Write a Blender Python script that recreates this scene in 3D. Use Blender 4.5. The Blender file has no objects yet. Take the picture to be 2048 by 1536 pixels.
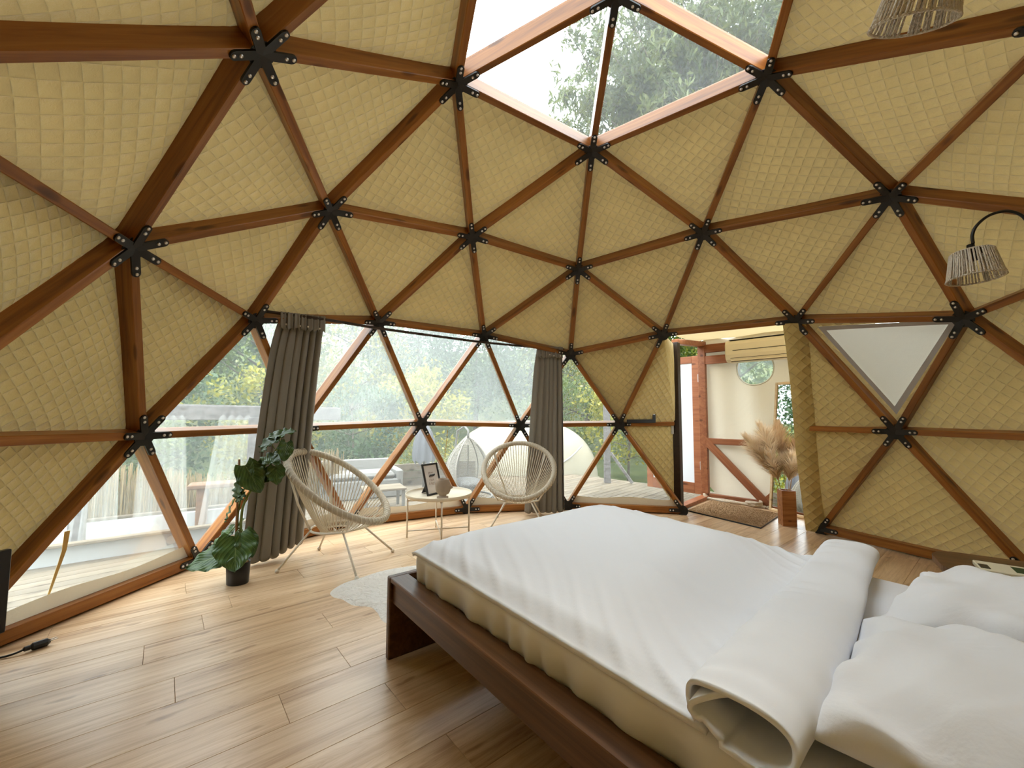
import bpy, math, random
import numpy as np
from mathutils import Vector, Matrix

scene = bpy.context.scene
COL = scene.collection
R = math.radians

# ------------------------------------------------------------------ camera
cam_data = bpy.data.cameras.new('camera')
cam_data.sensor_width = 36.0
cam_data.lens = 14.653
cam_data.clip_start = 0.02
cam_data.clip_end = 400
cam = bpy.data.objects.new('camera', cam_data)
COL.objects.link(cam)
cam.location = (-0.596, -2.220, 1.229)
cam.rotation_euler = (Matrix.Rotation(R(90 + 3.885), 3, 'X') @ Matrix.Rotation(R(0.205), 3, 'Z')).to_euler()
scene.camera = cam

# ------------------------------------------------------------------ sky, sun, exposure
world = bpy.data.worlds.new('sky'); scene.world = world
world.use_nodes = True
bg = world.node_tree.nodes['Background']
bg.inputs['Color'].default_value = (0.85, 0.935, 1.0, 1)
bg.inputs['Strength'].default_value = 5.0
sun_data = bpy.data.lights.new('sun', 'SUN')
sun_data.energy = 3.0
sun_data.angle = R(25)
sun_data.color = (1.0, 0.94, 0.82)
sun = bpy.data.objects.new('sun', sun_data); COL.objects.link(sun)
sun.rotation_euler = (R(38), 0, R(150))
scene.view_settings.view_transform = 'Standard'
scene.view_settings.look = 'None'
scene.view_settings.exposure = 0.62
scene.view_settings.gamma = 1.0
scene.view_settings.use_curve_mapping = False
scene.cycles.max_bounces = 7
scene.cycles.diffuse_bounces = 4
scene.cycles.transparent_max_bounces = 24
scene.cycles.caustics_reflective = False
scene.cycles.caustics_refractive = False
scene.cycles.sample_clamp_indirect = 10.0
scene.cycles.use_adaptive_sampling = True
scene.cycles.adaptive_threshold = 0.03

# ------------------------------------------------------------------ materials
def mat(name, color=(.8, .8, .8), rough=.6, spec=.4, metal=0.0):
    m = bpy.data.materials.new(name); m.use_nodes = True
    nt = m.node_tree; b = nt.nodes['Principled BSDF']
    b.inputs['Base Color'].default_value = (*color, 1)
    b.inputs['Roughness'].default_value = rough
    b.inputs['Specular IOR Level'].default_value = spec
    b.inputs['Metallic'].default_value = metal
    return m, nt, b

def node(nt, typ, **kw):
    n = nt.nodes.new(typ)
    for k, v in kw.items():
        if k in n.inputs: n.inputs[k].default_value = v
        else: setattr(n, k, v)
    return n

def ramp(nt, fac, stops):
    r = nt.nodes.new('ShaderNodeValToRGB')
    e = r.color_ramp.elements
    while len(e) < len(stops): e.new(0.5)
    for el, (p, c) in zip(e, stops):
        el.position = p; el.color = (*c, 1) if len(c) == 3 else c
    nt.links.new(fac, r.inputs['Fac'])
    return r

def math_node(nt, op, a, b=None, c=None):
    n = nt.nodes.new('ShaderNodeMath'); n.operation = op
    for i, v in enumerate((a, b, c)):
        if v is None: continue
        if isinstance(v, (int, float)): n.inputs[i].default_value = v
        else: nt.links.new(v, n.inputs[i])
    return n.outputs[0]

def coords(nt, kind='Object', scale=(1, 1, 1), rand=0.0):
    tc = nt.nodes.new('ShaderNodeTexCoord')
    mp = nt.nodes.new('ShaderNodeMapping'); mp.inputs['Scale'].default_value = scale
    nt.links.new(tc.outputs[kind], mp.inputs['Vector'])
    if rand:
        oi = nt.nodes.new('ShaderNodeObjectInfo')
        cx = nt.nodes.new('ShaderNodeCombineXYZ')
        v = math_node(nt, 'MULTIPLY', oi.outputs['Random'], rand)
        for i in range(3): nt.links.new(v, cx.inputs[i])
        nt.links.new(cx.outputs[0], mp.inputs['Location'])
    return mp.outputs['Vector']

def bump(nt, b, height, strength=.3, dist=.01):
    n = node(nt, 'ShaderNodeBump', Strength=strength, Distance=dist)
    nt.links.new(height, n.inputs['Height']); nt.links.new(n.outputs[0], b.inputs['Normal'])
    return n

def wood(name, stops, rough=.45, scale=(1.2, 22, 22), knots=True, bstr=.12, rand=40.0, spec=.4, detail_scale=3.0):
    m, nt, b = mat(name, rough=rough, spec=spec)
    v = coords(nt, 'Object', scale, rand)
    n1 = node(nt, 'ShaderNodeTexNoise', Scale=1.0, Detail=6.0, Roughness=.62, Distortion=.6)
    nt.links.new(v, n1.inputs['Vector'])
    rp = ramp(nt, n1.outputs['Fac'], stops)
    col = rp.outputs['Color']
    if knots:
        v2 = coords(nt, 'Object', (scale[0] * detail_scale, scale[1] * .55, scale[2] * .55), rand)
        vo = node(nt, 'ShaderNodeTexVoronoi', Scale=.75, Randomness=1.0)
        nt.links.new(v2, vo.inputs['Vector'])
        kr = ramp(nt, vo.outputs['Distance'], [(0.0, (.28, .24, .2)), (.13, (.55, .5, .45)), (.2, (1, 1, 1))])
        mx = node(nt, 'ShaderNodeMix', data_type='RGBA', blend_type='MULTIPLY'); mx.inputs['Factor'].default_value = 1
        nt.links.new(col, mx.inputs['A']); nt.links.new(kr.outputs['Color'], mx.inputs['B'])
        col = mx.outputs['Result']
    oi = nt.nodes.new('ShaderNodeObjectInfo')
    br = math_node(nt, 'MULTIPLY_ADD', oi.outputs['Random'], .3, .85)
    mx = node(nt, 'ShaderNodeMix', data_type='RGBA', blend_type='MULTIPLY'); mx.inputs['Factor'].default_value = 1
    nt.links.new(col, mx.inputs['A']); nt.links.new(br, mx.inputs['B'])
    nt.links.new(mx.outputs['Result'], b.inputs['Base Color'])
    bump(nt, b, n1.outputs['Fac'], bstr, .004)
    return m

M = {}
M['strut'] = wood('stained_pine', [(.3, (.155, .049, .008)), (.5, (.285, .104, .017)), (.7, (.385, .158, .031))], rough=.36)
M['strut_dark'] = wood('unlit_post_dark_rail', [(.3, (.02, .011, .007)), (.6, (.035, .02, .012))], rough=.5, knots=False)  # shade on the post's unlit inner face put into the colour; rail is simply dark
M['door_wood'] = wood('red_brown_door_wood', [(.3, (.20, .06, .022)), (.55, (.30, .105, .04)), (.75, (.36, .14, .06))], rough=.45)
def laminate():
    m, nt, b = mat('oak_laminate', rough=.30, spec=.45)
    v = coords(nt, 'Object', (1, 1, 1), 60.0)
    def noise(sc, scale, detail, dist):
        mp = nt.nodes.new('ShaderNodeMapping'); mp.inputs['Scale'].default_value = sc; nt.links.new(v, mp.inputs['Vector'])
        n = node(nt, 'ShaderNodeTexNoise', Scale=scale, Detail=detail, Roughness=.6, Distortion=dist); nt.links.new(mp.outputs[0], n.inputs['Vector']); return n.outputs['Fac']
    broad = noise((.7, 7, 7), 1.0, 3.0, .5); fine = noise((1.6, 46, 46), 1.0, 4.0, .35); cath = noise((1.1, 13, 13), 1.0, 1.0, 1.6)
    rings = math_node(nt, 'ABSOLUTE', math_node(nt, 'SINE', math_node(nt, 'MULTIPLY', cath, 38.0)))
    a = math_node(nt, 'MULTIPLY_ADD', broad, .55, math_node(nt, 'MULTIPLY', fine, .5))
    a = math_node(nt, 'MULTIPLY_ADD', rings, .055, a)
    rp = ramp(nt, a, [(.36, (.31, .175, .085)), (.47, (.48, .305, .165)), (.57, (.60, .405, .235)), (.70, (.71, .52, .33))])
    mp = nt.nodes.new('ShaderNodeMapping'); mp.inputs['Scale'].default_value = (3.2, 12, 12); nt.links.new(v, mp.inputs['Vector'])
    dn = node(nt, 'ShaderNodeTexNoise', Scale=9.0, Detail=2.0); nt.links.new(v, dn.inputs['Vector'])
    ad = node(nt, 'ShaderNodeVectorMath', operation='MULTIPLY_ADD'); nt.links.new(dn.outputs['Color'], ad.inputs[0]); ad.inputs[1].default_value = (.5, .5, .5); nt.links.new(mp.outputs[0], ad.inputs[2])
    vo = node(nt, 'ShaderNodeTexVoronoi', Scale=.9, Randomness=1.0); nt.links.new(ad.outputs[0], vo.inputs['Vector'])
    kr = ramp(nt, vo.outputs['Distance'], [(0.0, (.55, .47, .40)), (.10, (.74, .68, .62)), (.17, (1, 1, 1))])
    mx = node(nt, 'ShaderNodeMix', data_type='RGBA', blend_type='MULTIPLY'); mx.inputs['Factor'].default_value = 1
    nt.links.new(rp.outputs['Color'], mx.inputs['A']); nt.links.new(kr.outputs['Color'], mx.inputs['B'])
    oi = nt.nodes.new('ShaderNodeObjectInfo'); br = math_node(nt, 'MULTIPLY_ADD', oi.outputs['Random'], .07, .99)
    m2 = node(nt, 'ShaderNodeMix', data_type='RGBA', blend_type='MULTIPLY'); m2.inputs['Factor'].default_value = 1
    nt.links.new(mx.outputs['Result'], m2.inputs['A']); nt.links.new(br, m2.inputs['B']); nt.links.new(m2.outputs['Result'], b.inputs['Base Color'])
    bump(nt, b, a, .05, .003)
    return m
M['laminate'] = laminate()
M['deck'] = wood('weathered_deck', [(.3, (.085, .062, .038)), (.5, (.14, .11, .072)), (.7, (.19, .15, .105))], rough=.85, scale=(1.2, 14, 14))
M['grey_timber'] = wood('grey_weathered_timber', [(.3, (.09, .08, .075)), (.5, (.17, .155, .145)), (.7, (.26, .24, .225))], rough=.9)
M['log'] = wood('raw_log', [(.3, (.12, .06, .03)), (.6, (.2, .11, .06))], rough=.9)
M['bed_wood'] = wood('dark_walnut', [(.3, (.05, .018, .006)), (.5, (.095, .038, .013)), (.7, (.15, .065, .025))], rough=.33, scale=(1.0, 30, 30), knots=False)
M['vase_wood'] = wood('vase_wood', [(.3, (.22, .075, .02)), (.7, (.42, .17, .055))], rough=.5, scale=(3, 30, 30))
M['mirror_wood'] = wood('pale_pine', [(.3, (.55, .36, .17)), (.7, (.74, .55, .32))], rough=.5)

M['plate'], _, _ = mat('black_steel', (.012, .012, .012), .42, .35)
M['bolt'], _, _ = mat('zinc_bolt', (.75, .74, .72), .28, .5, 1.0)
M['black'], _, _ = mat('black_plastic', (.012, .012, .013), .35)
M['white_steel'], _, _ = mat('cream_powder_coat', (.72, .66, .56), .4)
M['zinc'], _, _ = mat('zinc_sheet', (.66, .65, .62), .35, .5, .9)

def quilt_mat(name, color, cell=1.0, strength=.9):
    m, nt, b = mat(name, color, .75, .25)
    uv = nt.nodes.new('ShaderNodeUVMap')
    nz = node(nt, 'ShaderNodeTexNoise', Scale=.9, Detail=2.0)
    nt.links.new(uv.outputs[0], nz.inputs['Vector'])
    ad = node(nt, 'ShaderNodeVectorMath', operation='MULTIPLY_ADD')
    nt.links.new(nz.outputs['Color'], ad.inputs[0]); ad.inputs[1].default_value = (.05, .05, 0)
    nt.links.new(uv.outputs[0], ad.inputs[2])
    sp = nt.nodes.new('ShaderNodeSeparateXYZ'); nt.links.new(ad.outputs[0], sp.inputs[0])
    hs = []
    for i in range(2):
        s = math_node(nt, 'SINE', math_node(nt, 'MULTIPLY', sp.outputs[i], math.pi))
        hs.append(math_node(nt, 'POWER', math_node(nt, 'ABSOLUTE', s), .55))
    puff = math_node(nt, 'MULTIPLY', hs[0], hs[1])
    # fine crinkle of the cloth between the stitches
    wr = node(nt, 'ShaderNodeTexNoise', Scale=4.2, Detail=4.0, Roughness=.6, Distortion=1.2)
    nt.links.new(uv.outputs[0], wr.inputs['Vector'])
    h = math_node(nt, 'MULTIPLY_ADD', wr.outputs['Fac'], .24, puff)
    bump(nt, b, h, strength, .0135)
    # faint stains and fading of the cloth
    st = node(nt, 'ShaderNodeTexNoise', Scale=.23, Detail=3.0)
    nt.links.new(uv.outputs[0], st.inputs['Vector'])
    rp = ramp(nt, st.outputs['Fac'], [(.3, tuple(c * .88 for c in color)), (.7, tuple(min(1, c * 1.08) for c in color))])
    nt.links.new(rp.outputs['Color'], b.inputs['Base Color'])
    b.inputs['Sheen Weight'].default_value = .25
    return m, nt, b
M['quilt'], qnt, qb = quilt_mat('quilted_olive_cotton', (.585, .45, .172), strength=1.0)
# the padded cotton lets a little daylight through
tr = node(qnt, 'ShaderNodeBsdfTranslucent'); tr.inputs['Color'].default_value = (.62, .46, .2, 1)
mx = qnt.nodes.new('ShaderNodeMixShader'); mx.inputs[0].default_value = .055
out = qnt.nodes['Material Output']
qnt.links.new(qb.outputs[0], mx.inputs[1]); qnt.links.new(tr.outputs[0], mx.inputs[2]); qnt.links.new(mx.outputs[0], out.inputs['Surface'])

def canvas_mat(name, color, trans, wrinkle=1.0):
    m, nt, b = mat(name, color, .8, .2)
    v = coords(nt, 'Object')
    n1 = node(nt, 'ShaderNodeTexNoise', Scale=2.2 * wrinkle, Detail=3.0, Distortion=.5)
    nt.links.new(v, n1.inputs['Vector'])
    n2 = node(nt, 'ShaderNodeTexNoise', Scale=140.0, Detail=1.0)
    nt.links.new(v, n2.inputs['Vector'])
    h = math_node(nt, 'MULTIPLY_ADD', n2.outputs['Fac'], .04, n1.outputs['Fac'])
    bump(nt, b, h, .35, .05)
    t = node(nt, 'ShaderNodeBsdfTranslucent'); t.inputs['Color'].default_value = (*color, 1)
    x = nt.nodes.new('ShaderNodeMixShader'); x.inputs[0].default_value = trans
    o = nt.nodes['Material Output']
    nt.links.new(b.outputs[0], x.inputs[1]); nt.links.new(t.outputs[0], x.inputs[2]); nt.links.new(x.outputs[0], o.inputs['Surface'])
    return m
M['canvas'] = canvas_mat('cream_canvas', (.74, .66, .52), .20)
M['canvas_tan'] = canvas_mat('tan_canvas', (.70, .56, .30), .2)
M['canvas_white'] = canvas_mat('white_tarp', (.66, .65, .56), .10)
M['border'] = canvas_mat('grey_webbing', (.42, .39, .35), .02)
M['skirt'] = canvas_mat('cream_pvc_skirt', (.60, .52, .38), .2, 2.0)
M['tent'] = canvas_mat('cream_tent_canvas', (.34, .30, .22), .1, .6)
M['umbrella'] = canvas_mat('grey_cloth', (.16, .16, .17), .15)

def pvc(name, haze, streak):
    m = bpy.data.materials.new(name); m.use_nodes = True
    nt = m.node_tree; nt.nodes.clear()
    o = nt.nodes.new('ShaderNodeOutputMaterial')
    tp = nt.nodes.new('ShaderNodeBsdfTransparent'); tp.inputs['Color'].default_value = (.95, .97, .955, 1)
    tl = nt.nodes.new('ShaderNodeBsdfTranslucent'); tl.inputs['Color'].default_value = (.93, .96, .93, 1)
    gl = node(nt, 'ShaderNodeBsdfGlossy', Roughness=.12)
    gl.inputs['Color'].default_value = (.9, .9, .9, 1)
    g = nt.nodes.new('ShaderNodeNewGeometry')
    mp = nt.nodes.new('ShaderNodeMapping'); mp.inputs['Scale'].default_value = (22, 22, .8)
    nt.links.new(g.outputs['Position'], mp.inputs['Vector'])
    n1 = node(nt, 'ShaderNodeTexNoise', Scale=2.6, Detail=6.0, Roughness=.7)
    nt.links.new(mp.outputs[0], n1.inputs['Vector'])
    n2 = node(nt, 'ShaderNodeTexNoise', Scale=.9, Detail=2.0)
    nt.links.new(g.outputs['Position'], n2.inputs['Vector'])
    a = math_node(nt, 'MULTIPLY', n1.outputs['Fac'], n2.outputs['Fac'])
    rp = ramp(nt, a, [(.2, (0, 0, 0)), (.48, (1, 1, 1))])
    f = math_node(nt, 'MULTIPLY_ADD', rp.outputs['Color'], streak, haze)
    x1 = nt.nodes.new('ShaderNodeMixShader'); nt.links.new(f, x1.inputs[0])
    nt.links.new(tp.outputs[0], x1.inputs[1]); nt.links.new(tl.outputs[0], x1.inputs[2])
    lw = node(nt, 'ShaderNodeLayerWeight', Blend=.25)
    fr = math_node(nt, 'MULTIPLY', lw.outputs['Fresnel'], .35)
    x2 = nt.nodes.new('ShaderNodeMixShader'); nt.links.new(fr, x2.inputs[0])
    nt.links.new(x1.outputs[0], x2.inputs[1]); nt.links.new(gl.outputs[0], x2.inputs[2])
    nt.links.new(x2.outputs[0], o.inputs['Surface'])
    return m
M['pvc_clear'] = pvc('clear_pvc', .06, .06)
M['pvc_hazy'] = pvc('hazy_streaked_pvc', .19, .14)
M['pvc_sky'] = pvc('skylight_pvc', .03, .05)

def cloth(name, color, rough=.85, wscale=3.0, wstr=.3, weave=260.0, sheen=.2, trans=0.0):
    m, nt, b = mat(name, color, rough, .2)
    v = coords(nt, 'Object')
    n1 = node(nt, 'ShaderNodeTexNoise', Scale=wscale, Detail=4.0, Roughness=.5, Distortion=.8)
    nt.links.new(v, n1.inputs['Vector'])
    n2 = node(nt, 'ShaderNodeTexNoise', Scale=weave, Detail=1.0); nt.links.new(v, n2.inputs['Vector'])
    h = math_node(nt, 'MULTIPLY_ADD', n2.outputs['Fac'], .02, n1.outputs['Fac'])
    bump(nt, b, h, wstr, .03)
    b.inputs['Sheen Weight'].default_value = sheen
    if trans:
        t = node(nt, 'ShaderNodeBsdfTranslucent'); t.inputs['Color'].default_value = (*color, 1)
        x = nt.nodes.new('ShaderNodeMixShader'); x.inputs[0].default_value = trans
        o = nt.nodes['Material Output']
        nt.links.new(b.outputs[0], x.inputs[1]); nt.links.new(t.outputs[0], x.inputs[2]); nt.links.new(x.outputs[0], o.inputs['Surface'])
    return m
M['duvet'] = cloth('white_cotton_duvet', (.84, .855, .91), .8, 2.6, .22)
M['pillow'] = cloth('white_cotton_pillow', (.84, .85, .90), .8, 5.0, .25)
M['sheet'] = cloth('white_sateen_sheet', (.84, .835, .86), .40, 3.0, .2, sheen=0)
M['curtain'] = cloth('grey_linen_curtain', (.275, .255, .22), .9, 6.0, .15, 420.0, trans=.12)
M['sheer'] = None
M['rug'] = cloth('grey_fleece', (.80, .76, .70), 1.0, 30.0, .9, 300.0, .5)
M['coir'] = cloth('coir_mat', (.50, .29, .12), 1.0, 160.0, .9, 500.0, .2)
M['cushion'] = cloth('pale_cushion', (.16, .15, .135))
M['rope'] = cloth('jute_rope', (.62, .50, .36), .95, 90.0, .8)
M['shade_rope'] = cloth('natural_cord', (.80, .71, .58), .95, 90.0, .7)
M['cord'], _, _ = mat('cream_pvc_cord', (.66, .58, .45), .45)
M['wrap'] = cloth('cord_wrapped_tube', (.56, .48, .36), .6, 200.0, .5)
M['ceramic'] = cloth('matte_clay', (.34, .265, .20), .85, 40.0, .12, sheen=0)
M['tray'], _, _ = mat('cream_tray', (.74, .64, .48), .45)
M['ac'], _, _ = mat('cream_ac_plastic', (.78, .68, .50), .4)
M['ac_dark'], _, _ = mat('ac_louvre_gap', (.04, .03, .02), .6)
M['paper'], _, _ = mat('print_paper', (.68, .62, .58), .35)
M['ink'], _, _ = mat('brown_print', (.42, .30, .25), .6)
M['booklet'], _, _ = mat('cream_booklet', (.75, .69, .52), .5)
M['tub'], _, _ = mat('white_acrylic', (.42, .43, .42), .25)
M['mirror'], _, _ = mat('mirror_glass', (.88, .90, .89), .015, .5, 1.0)
M['door_white'], _, _ = mat('white_door_panel', (.72, .74, .75), .35)
M['soil'], _, _ = mat('soil', (.09, .055, .03), 1.0)
M['wicker'], _, _ = mat('pale_wicker', (.30, .27, .22), .7)
M['wicker_grey'], _, _ = mat('grey_wicker', (.20, .19, .17), .8)
M['pot'], _, _ = mat('black_pot', (.013, .013, .014), .3)
M['stem'], _, _ = mat('green_stem', (.16, .20, .05), .6)
M['bamboo'], _, _ = mat('bamboo_stake', (.24, .11, .04), .6)
M['bark'] = wood('bark', [(.3, (.07, .055, .04)), (.7, (.16, .13, .10))], rough=1, knots=False)
M['reed'] = wood('dry_reed', [(.3, (.26, .18, .075)), (.7, (.44, .32, .155))], rough=.95, knots=False)
M['twine'], _, _ = mat('yellow_twine', (.62, .42, .14), .8)

def sheer_mat():
    m = bpy.data.materials.new('sheer_white_voile'); m.use_nodes = True
    nt = m.node_tree; nt.nodes.clear(); o = nt.nodes.new('ShaderNodeOutputMaterial')
    tp = nt.nodes.new('ShaderNodeBsdfTransparent'); d = nt.nodes.new('ShaderNodeBsdfTranslucent'); d2 = nt.nodes.new('ShaderNodeBsdfDiffuse')
    d.inputs['Color'].default_value = (.9, .9, .86, 1); d2.inputs['Color'].default_value = (.9, .9, .86, 1)
    a = nt.nodes.new('ShaderNodeMixShader'); a.inputs[0].default_value = .5
    nt.links.new(d.outputs[0], a.inputs[1]); nt.links.new(d2.outputs[0], a.inputs[2])
    x = nt.nodes.new('ShaderNodeMixShader'); x.inputs[0].default_value = .27
    nt.links.new(tp.outputs[0], x.inputs[1]); nt.links.new(a.outputs[0], x.inputs[2]); nt.links.new(x.outputs[0], o.inputs['Surface'])
    return m
M['sheer'] = sheer_mat()

def leaf_mat(name, c1, c2, trans=.35, gloss=.35):
    m, nt, b = mat(name, c1, .5, gloss)
    g = nt.nodes.new('ShaderNodeNewGeometry')
    rp = ramp(nt, g.outputs['Random Per Island'], [(0, c1), (1, c2)])
    nt.links.new(rp.outputs['Color'], b.inputs['Base Color'])
    t = nt.nodes.new('ShaderNodeBsdfTranslucent'); nt.links.new(rp.outputs['Color'], t.inputs['Color'])
    x = nt.nodes.new('ShaderNodeMixShader'); x.inputs[0].default_value = trans
    o = nt.nodes['Material Output']
    nt.links.new(b.outputs[0], x.inputs[1]); nt.links.new(t.outputs[0], x.inputs[2]); nt.links.new(x.outputs[0], o.inputs['Surface'])
    return m
M['leaf_a'] = leaf_mat('leaves_mid_green', (.05, .09, .012), (.13, .17, .025))
M['leaf_b'] = leaf_mat('leaves_yellow_green', (.16, .18, .015), (.36, .31, .03))
M['leaf_c'] = leaf_mat('leaves_blue_green', (.035, .075, .03), (.08, .13, .05))
M['leaf_sky'] = leaf_mat('leaves_overhead', (.06, .085, .02), (.15, .165, .045), .35)
M['plume'] = leaf_mat('pampas_plume', (.66, .46, .28), (.85, .67, .45), .45, .1)
M['plume_pale'] = leaf_mat('pampas_plume_pale', (.84, .68, .48), (.95, .84, .66), .45, .1)
M['straw'], _, _ = mat('dry_stalk', (.50, .33, .15), .8)
def plant_leaf():
    m, nt, b = mat('philodendron_leaf', (.03, .075, .015), .38, .45)
    uv = nt.nodes.new('ShaderNodeUVMap'); sp = nt.nodes.new('ShaderNodeSeparateXYZ'); nt.links.new(uv.outputs[0], sp.inputs[0])
    ax = math_node(nt, 'ABSOLUTE', sp.outputs[0])
    k = math_node(nt, 'SUBTRACT', math_node(nt, 'MULTIPLY', sp.outputs[1], 7.0), math_node(nt, 'MULTIPLY', ax, 4.0))
    w = math_node(nt, 'ABSOLUTE', math_node(nt, 'SUBTRACT', math_node(nt, 'FRACT', k), .5))
    v1 = math_node(nt, 'LESS_THAN', w, .035); v2 = math_node(nt, 'LESS_THAN', ax, .022)
    v = math_node(nt, 'MAXIMUM', v1, v2)
    nz = node(nt, 'ShaderNodeTexNoise', Scale=3.0); nt.links.new(uv.outputs[0], nz.inputs['Vector'])
    rp = ramp(nt, nz.outputs['Fac'], [(.3, (.022, .06, .012)), (.7, (.06, .12, .02))])
    x = node(nt, 'ShaderNodeMix', data_type='RGBA'); nt.links.new(math_node(nt, 'MULTIPLY', v, .6), x.inputs['Factor'])
    nt.links.new(rp.outputs['Color'], x.inputs['A']); x.inputs['B'].default_value = (.20, .27, .10, 1)
    nt.links.new(x.outputs['Result'], b.inputs['Base Color'])
    bump(nt, b, w, .3, .01)
    return m
M['plant'] = plant_leaf()
def ground_mat():
    m, nt, b = mat('grassy_ground', rough=1.0, spec=.1)
    v = coords(nt, 'Object'); n = node(nt, 'ShaderNodeTexNoise', Scale=1.3, Detail=8.0); nt.links.new(v, n.inputs['Vector'])
    rp = ramp(nt, n.outputs['Fac'], [(.3, (.03, .05, .012)), (.55, (.075, .09, .03)), (.75, (.13, .12, .06))])
    nt.links.new(rp.outputs['Color'], b.inputs['Base Color']); return m
M['ground'] = ground_mat()

# ------------------------------------------------------------------ helpers
class MB:
    """Collects vertices, faces and optional uv, then links them as one mesh object."""
    def __init__(s): s.v = []; s.f = []; s.uv = None
    def add(s, vs, fs):
        o = len(s.v); s.v += [tuple(p) for p in vs]; s.f += [tuple(i + o for i in f) for f in fs]
    def box(s, c, size, rot=None, bev=0.0):
        hx, hy, hz = size[0] / 2, size[1] / 2, size[2] / 2
        if bev <= 0:
            vs = [(x, y, z) for x in (-hx, hx) for y in (-hy, hy) for z in (-hz, hz)]
            fs = [(0, 1, 3, 2), (4, 6, 7, 5), (0, 4, 5, 1), (2, 3, 7, 6), (0, 2, 6, 4), (1, 5, 7, 3)]
        else:
            b = min(bev, hx * .9, hy * .9, hz * .9); vs = []; idx = {}
            for sx in (-1, 1):
                for sy in (-1, 1):
                    for sz in (-1, 1):
                        for a in range(3):
                            p = [sx * (hx - b), sy * (hy - b), sz * (hz - b)]
                            p[a] = (sx, sy, sz)[a] * (hx, hy, hz)[a]
                            idx[sx, sy, sz, a] = len(vs); vs.append(tuple(p))
            fs = []
            for a in range(3):
                o = [k for k in range(3) if k != a]
                for s0 in (-1, 1):
                    q = []
                    for (u, w) in ((-1, -1), (1, -1), (1, 1), (-1, 1)):
                        sg = [0, 0, 0]; sg[a] = s0; sg[o[0]] = u; sg[o[1]] = w
                        q.append(idx[(*sg, a)])
                    fs.append(q if (s0 > 0) == (a != 1) else q[::-1])
                for u in (-1, 1):
                    for w in (-1, 1):
                        sg1 = [0, 0, 0]; sg1[o[0]] = u; sg1[o[1]] = w
                        A = sg1[:]; A[a] = -1; B = sg1[:]; B[a] = 1
                        fs.append([idx[(*A, o[0])], idx[(*B, o[0])], idx[(*B, o[1])], idx[(*A, o[1])]])
            for sx in (-1, 1):
                for sy in (-1, 1):
                    for sz in (-1, 1): fs.append([idx[sx, sy, sz, k] for k in range(3)])
        if rot is not None: vs = [rot @ Vector(p) for p in vs]
        s.add([(p[0] + c[0], p[1] + c[1], p[2] + c[2]) for p in vs], fs); return s
    def bar(s, a, b, w, d, up=(0, 0, 1), bev=0.0, off=(0, 0, 0)):
        """A rectangular bar from a to b: w across, d along up."""
        a = Vector(a); b = Vector(b); x = (b - a); L = x.length; x.normalize()
        z = Vector(up); z = (z - x * z.dot(x)).normalized(); y = z.cross(x)
        rot = Matrix((x, y, z)).transposed()
        s.box((a + b) / 2 + Vector(off), (L, w, d), rot, bev); return s
    def tube(s, pts, r, n=8, cap=True, closed=False):
        pts = [Vector(p) for p in pts]; m = len(pts)
        rad = r if hasattr(r, '__len__') else [r] * m
        rings = []; ref = None
        for i, p in enumerate(pts):
            if closed: t = pts[(i + 1) % m] - pts[i - 1]
            else: t = pts[min(i + 1, m - 1)] - pts[max(i - 1, 0)]
            if t.length < 1e-9: t = Vector((0, 0, 1))
            t.normalize()
            if ref is None:
                ref = t.orthogonal().normalized()
            ref = (ref - t * ref.dot(t))
            if ref.length < 1e-6: ref = t.orthogonal()
            ref.normalize(); bi = t.cross(ref)
            rings.append([p + (ref * math.cos(2 * math.pi * k / n) + bi * math.sin(2 * math.pi * k / n)) * rad[i] for k in range(n)])
        vs = [q for rg in rings for q in rg]; fs = []
        for i in range(m if closed else m - 1):
            j = (i + 1) % m
            for k in range(n): fs.append((i * n + k, i * n + (k + 1) % n, j * n + (k + 1) % n, j * n + k))
        if cap and not closed:
            fs.append(tuple(range(n))[::-1]); fs.append(tuple((m - 1) * n + k for k in range(n)))
        s.add(vs, fs); return s
    def lathe(s, prof, n=24, c=(0, 0, 0), fn=None):
        vs = []; fs = []
        for (r, z) in prof:
            for k in range(n):
                a = 2 * math.pi * k / n; p = (r * math.cos(a), r * math.sin(a), z)
                if fn: p = fn(p, a)
                vs.append((p[0] + c[0], p[1] + c[1], p[2] + c[2]))
        for i in range(len(prof) - 1):
            for k in range(n): fs.append((i * n + k, i * n + (k + 1) % n, (i + 1) * n + (k + 1) % n, (i + 1) * n + k))
        s.add(vs, fs); return s
    def prism(s, poly, z0, z1):
        n = len(poly); vs = [(x, y, z0) for x, y in poly] + [(x, y, z1) for x, y in poly]
        fs = [tuple(range(n))[::-1], tuple(range(n, 2 * n))] + [(i, (i + 1) % n, n + (i + 1) % n, n + i) for i in range(n)]
        s.add(vs, fs); return s
    def grid(s, fn, nu, nv, closed_u=False):
        vs = [fn(i / nu, j / nv) for j in range(nv + 1) for i in range(nu + (0 if closed_u else 1))]
        w = nu if closed_u else nu + 1
        fs = [(j * w + i, j * w + (i + 1) % w, (j + 1) * w + (i + 1) % w, (j + 1) * w + i) for j in range(nv) for i in range(nu)]
        s.add(vs, fs); return s
    def sphere(s, c, r, n=8, m=6, sq=(1, 1, 1)):
        prof = []
        vs = []; fs = []
        for j in range(m + 1):
            t = math.pi * j / m
            for k in range(n):
                a = 2 * math.pi * k / n
                vs.append((c[0] + r * sq[0] * math.sin(t) * math.cos(a), c[1] + r * sq[1] * math.sin(t) * math.sin(a), c[2] + r * sq[2] * math.cos(t)))
        for j in range(m):
            for k in range(n): fs.append((j * n + k, (j + 1) * n + k, (j + 1) * n + (k + 1) % n, j * n + (k + 1) % n))
        s.add(vs, fs); return s
    def mesh(s, name):
        me = bpy.data.meshes.new(name); me.from_pydata(s.v, [], s.f)
        return me
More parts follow.
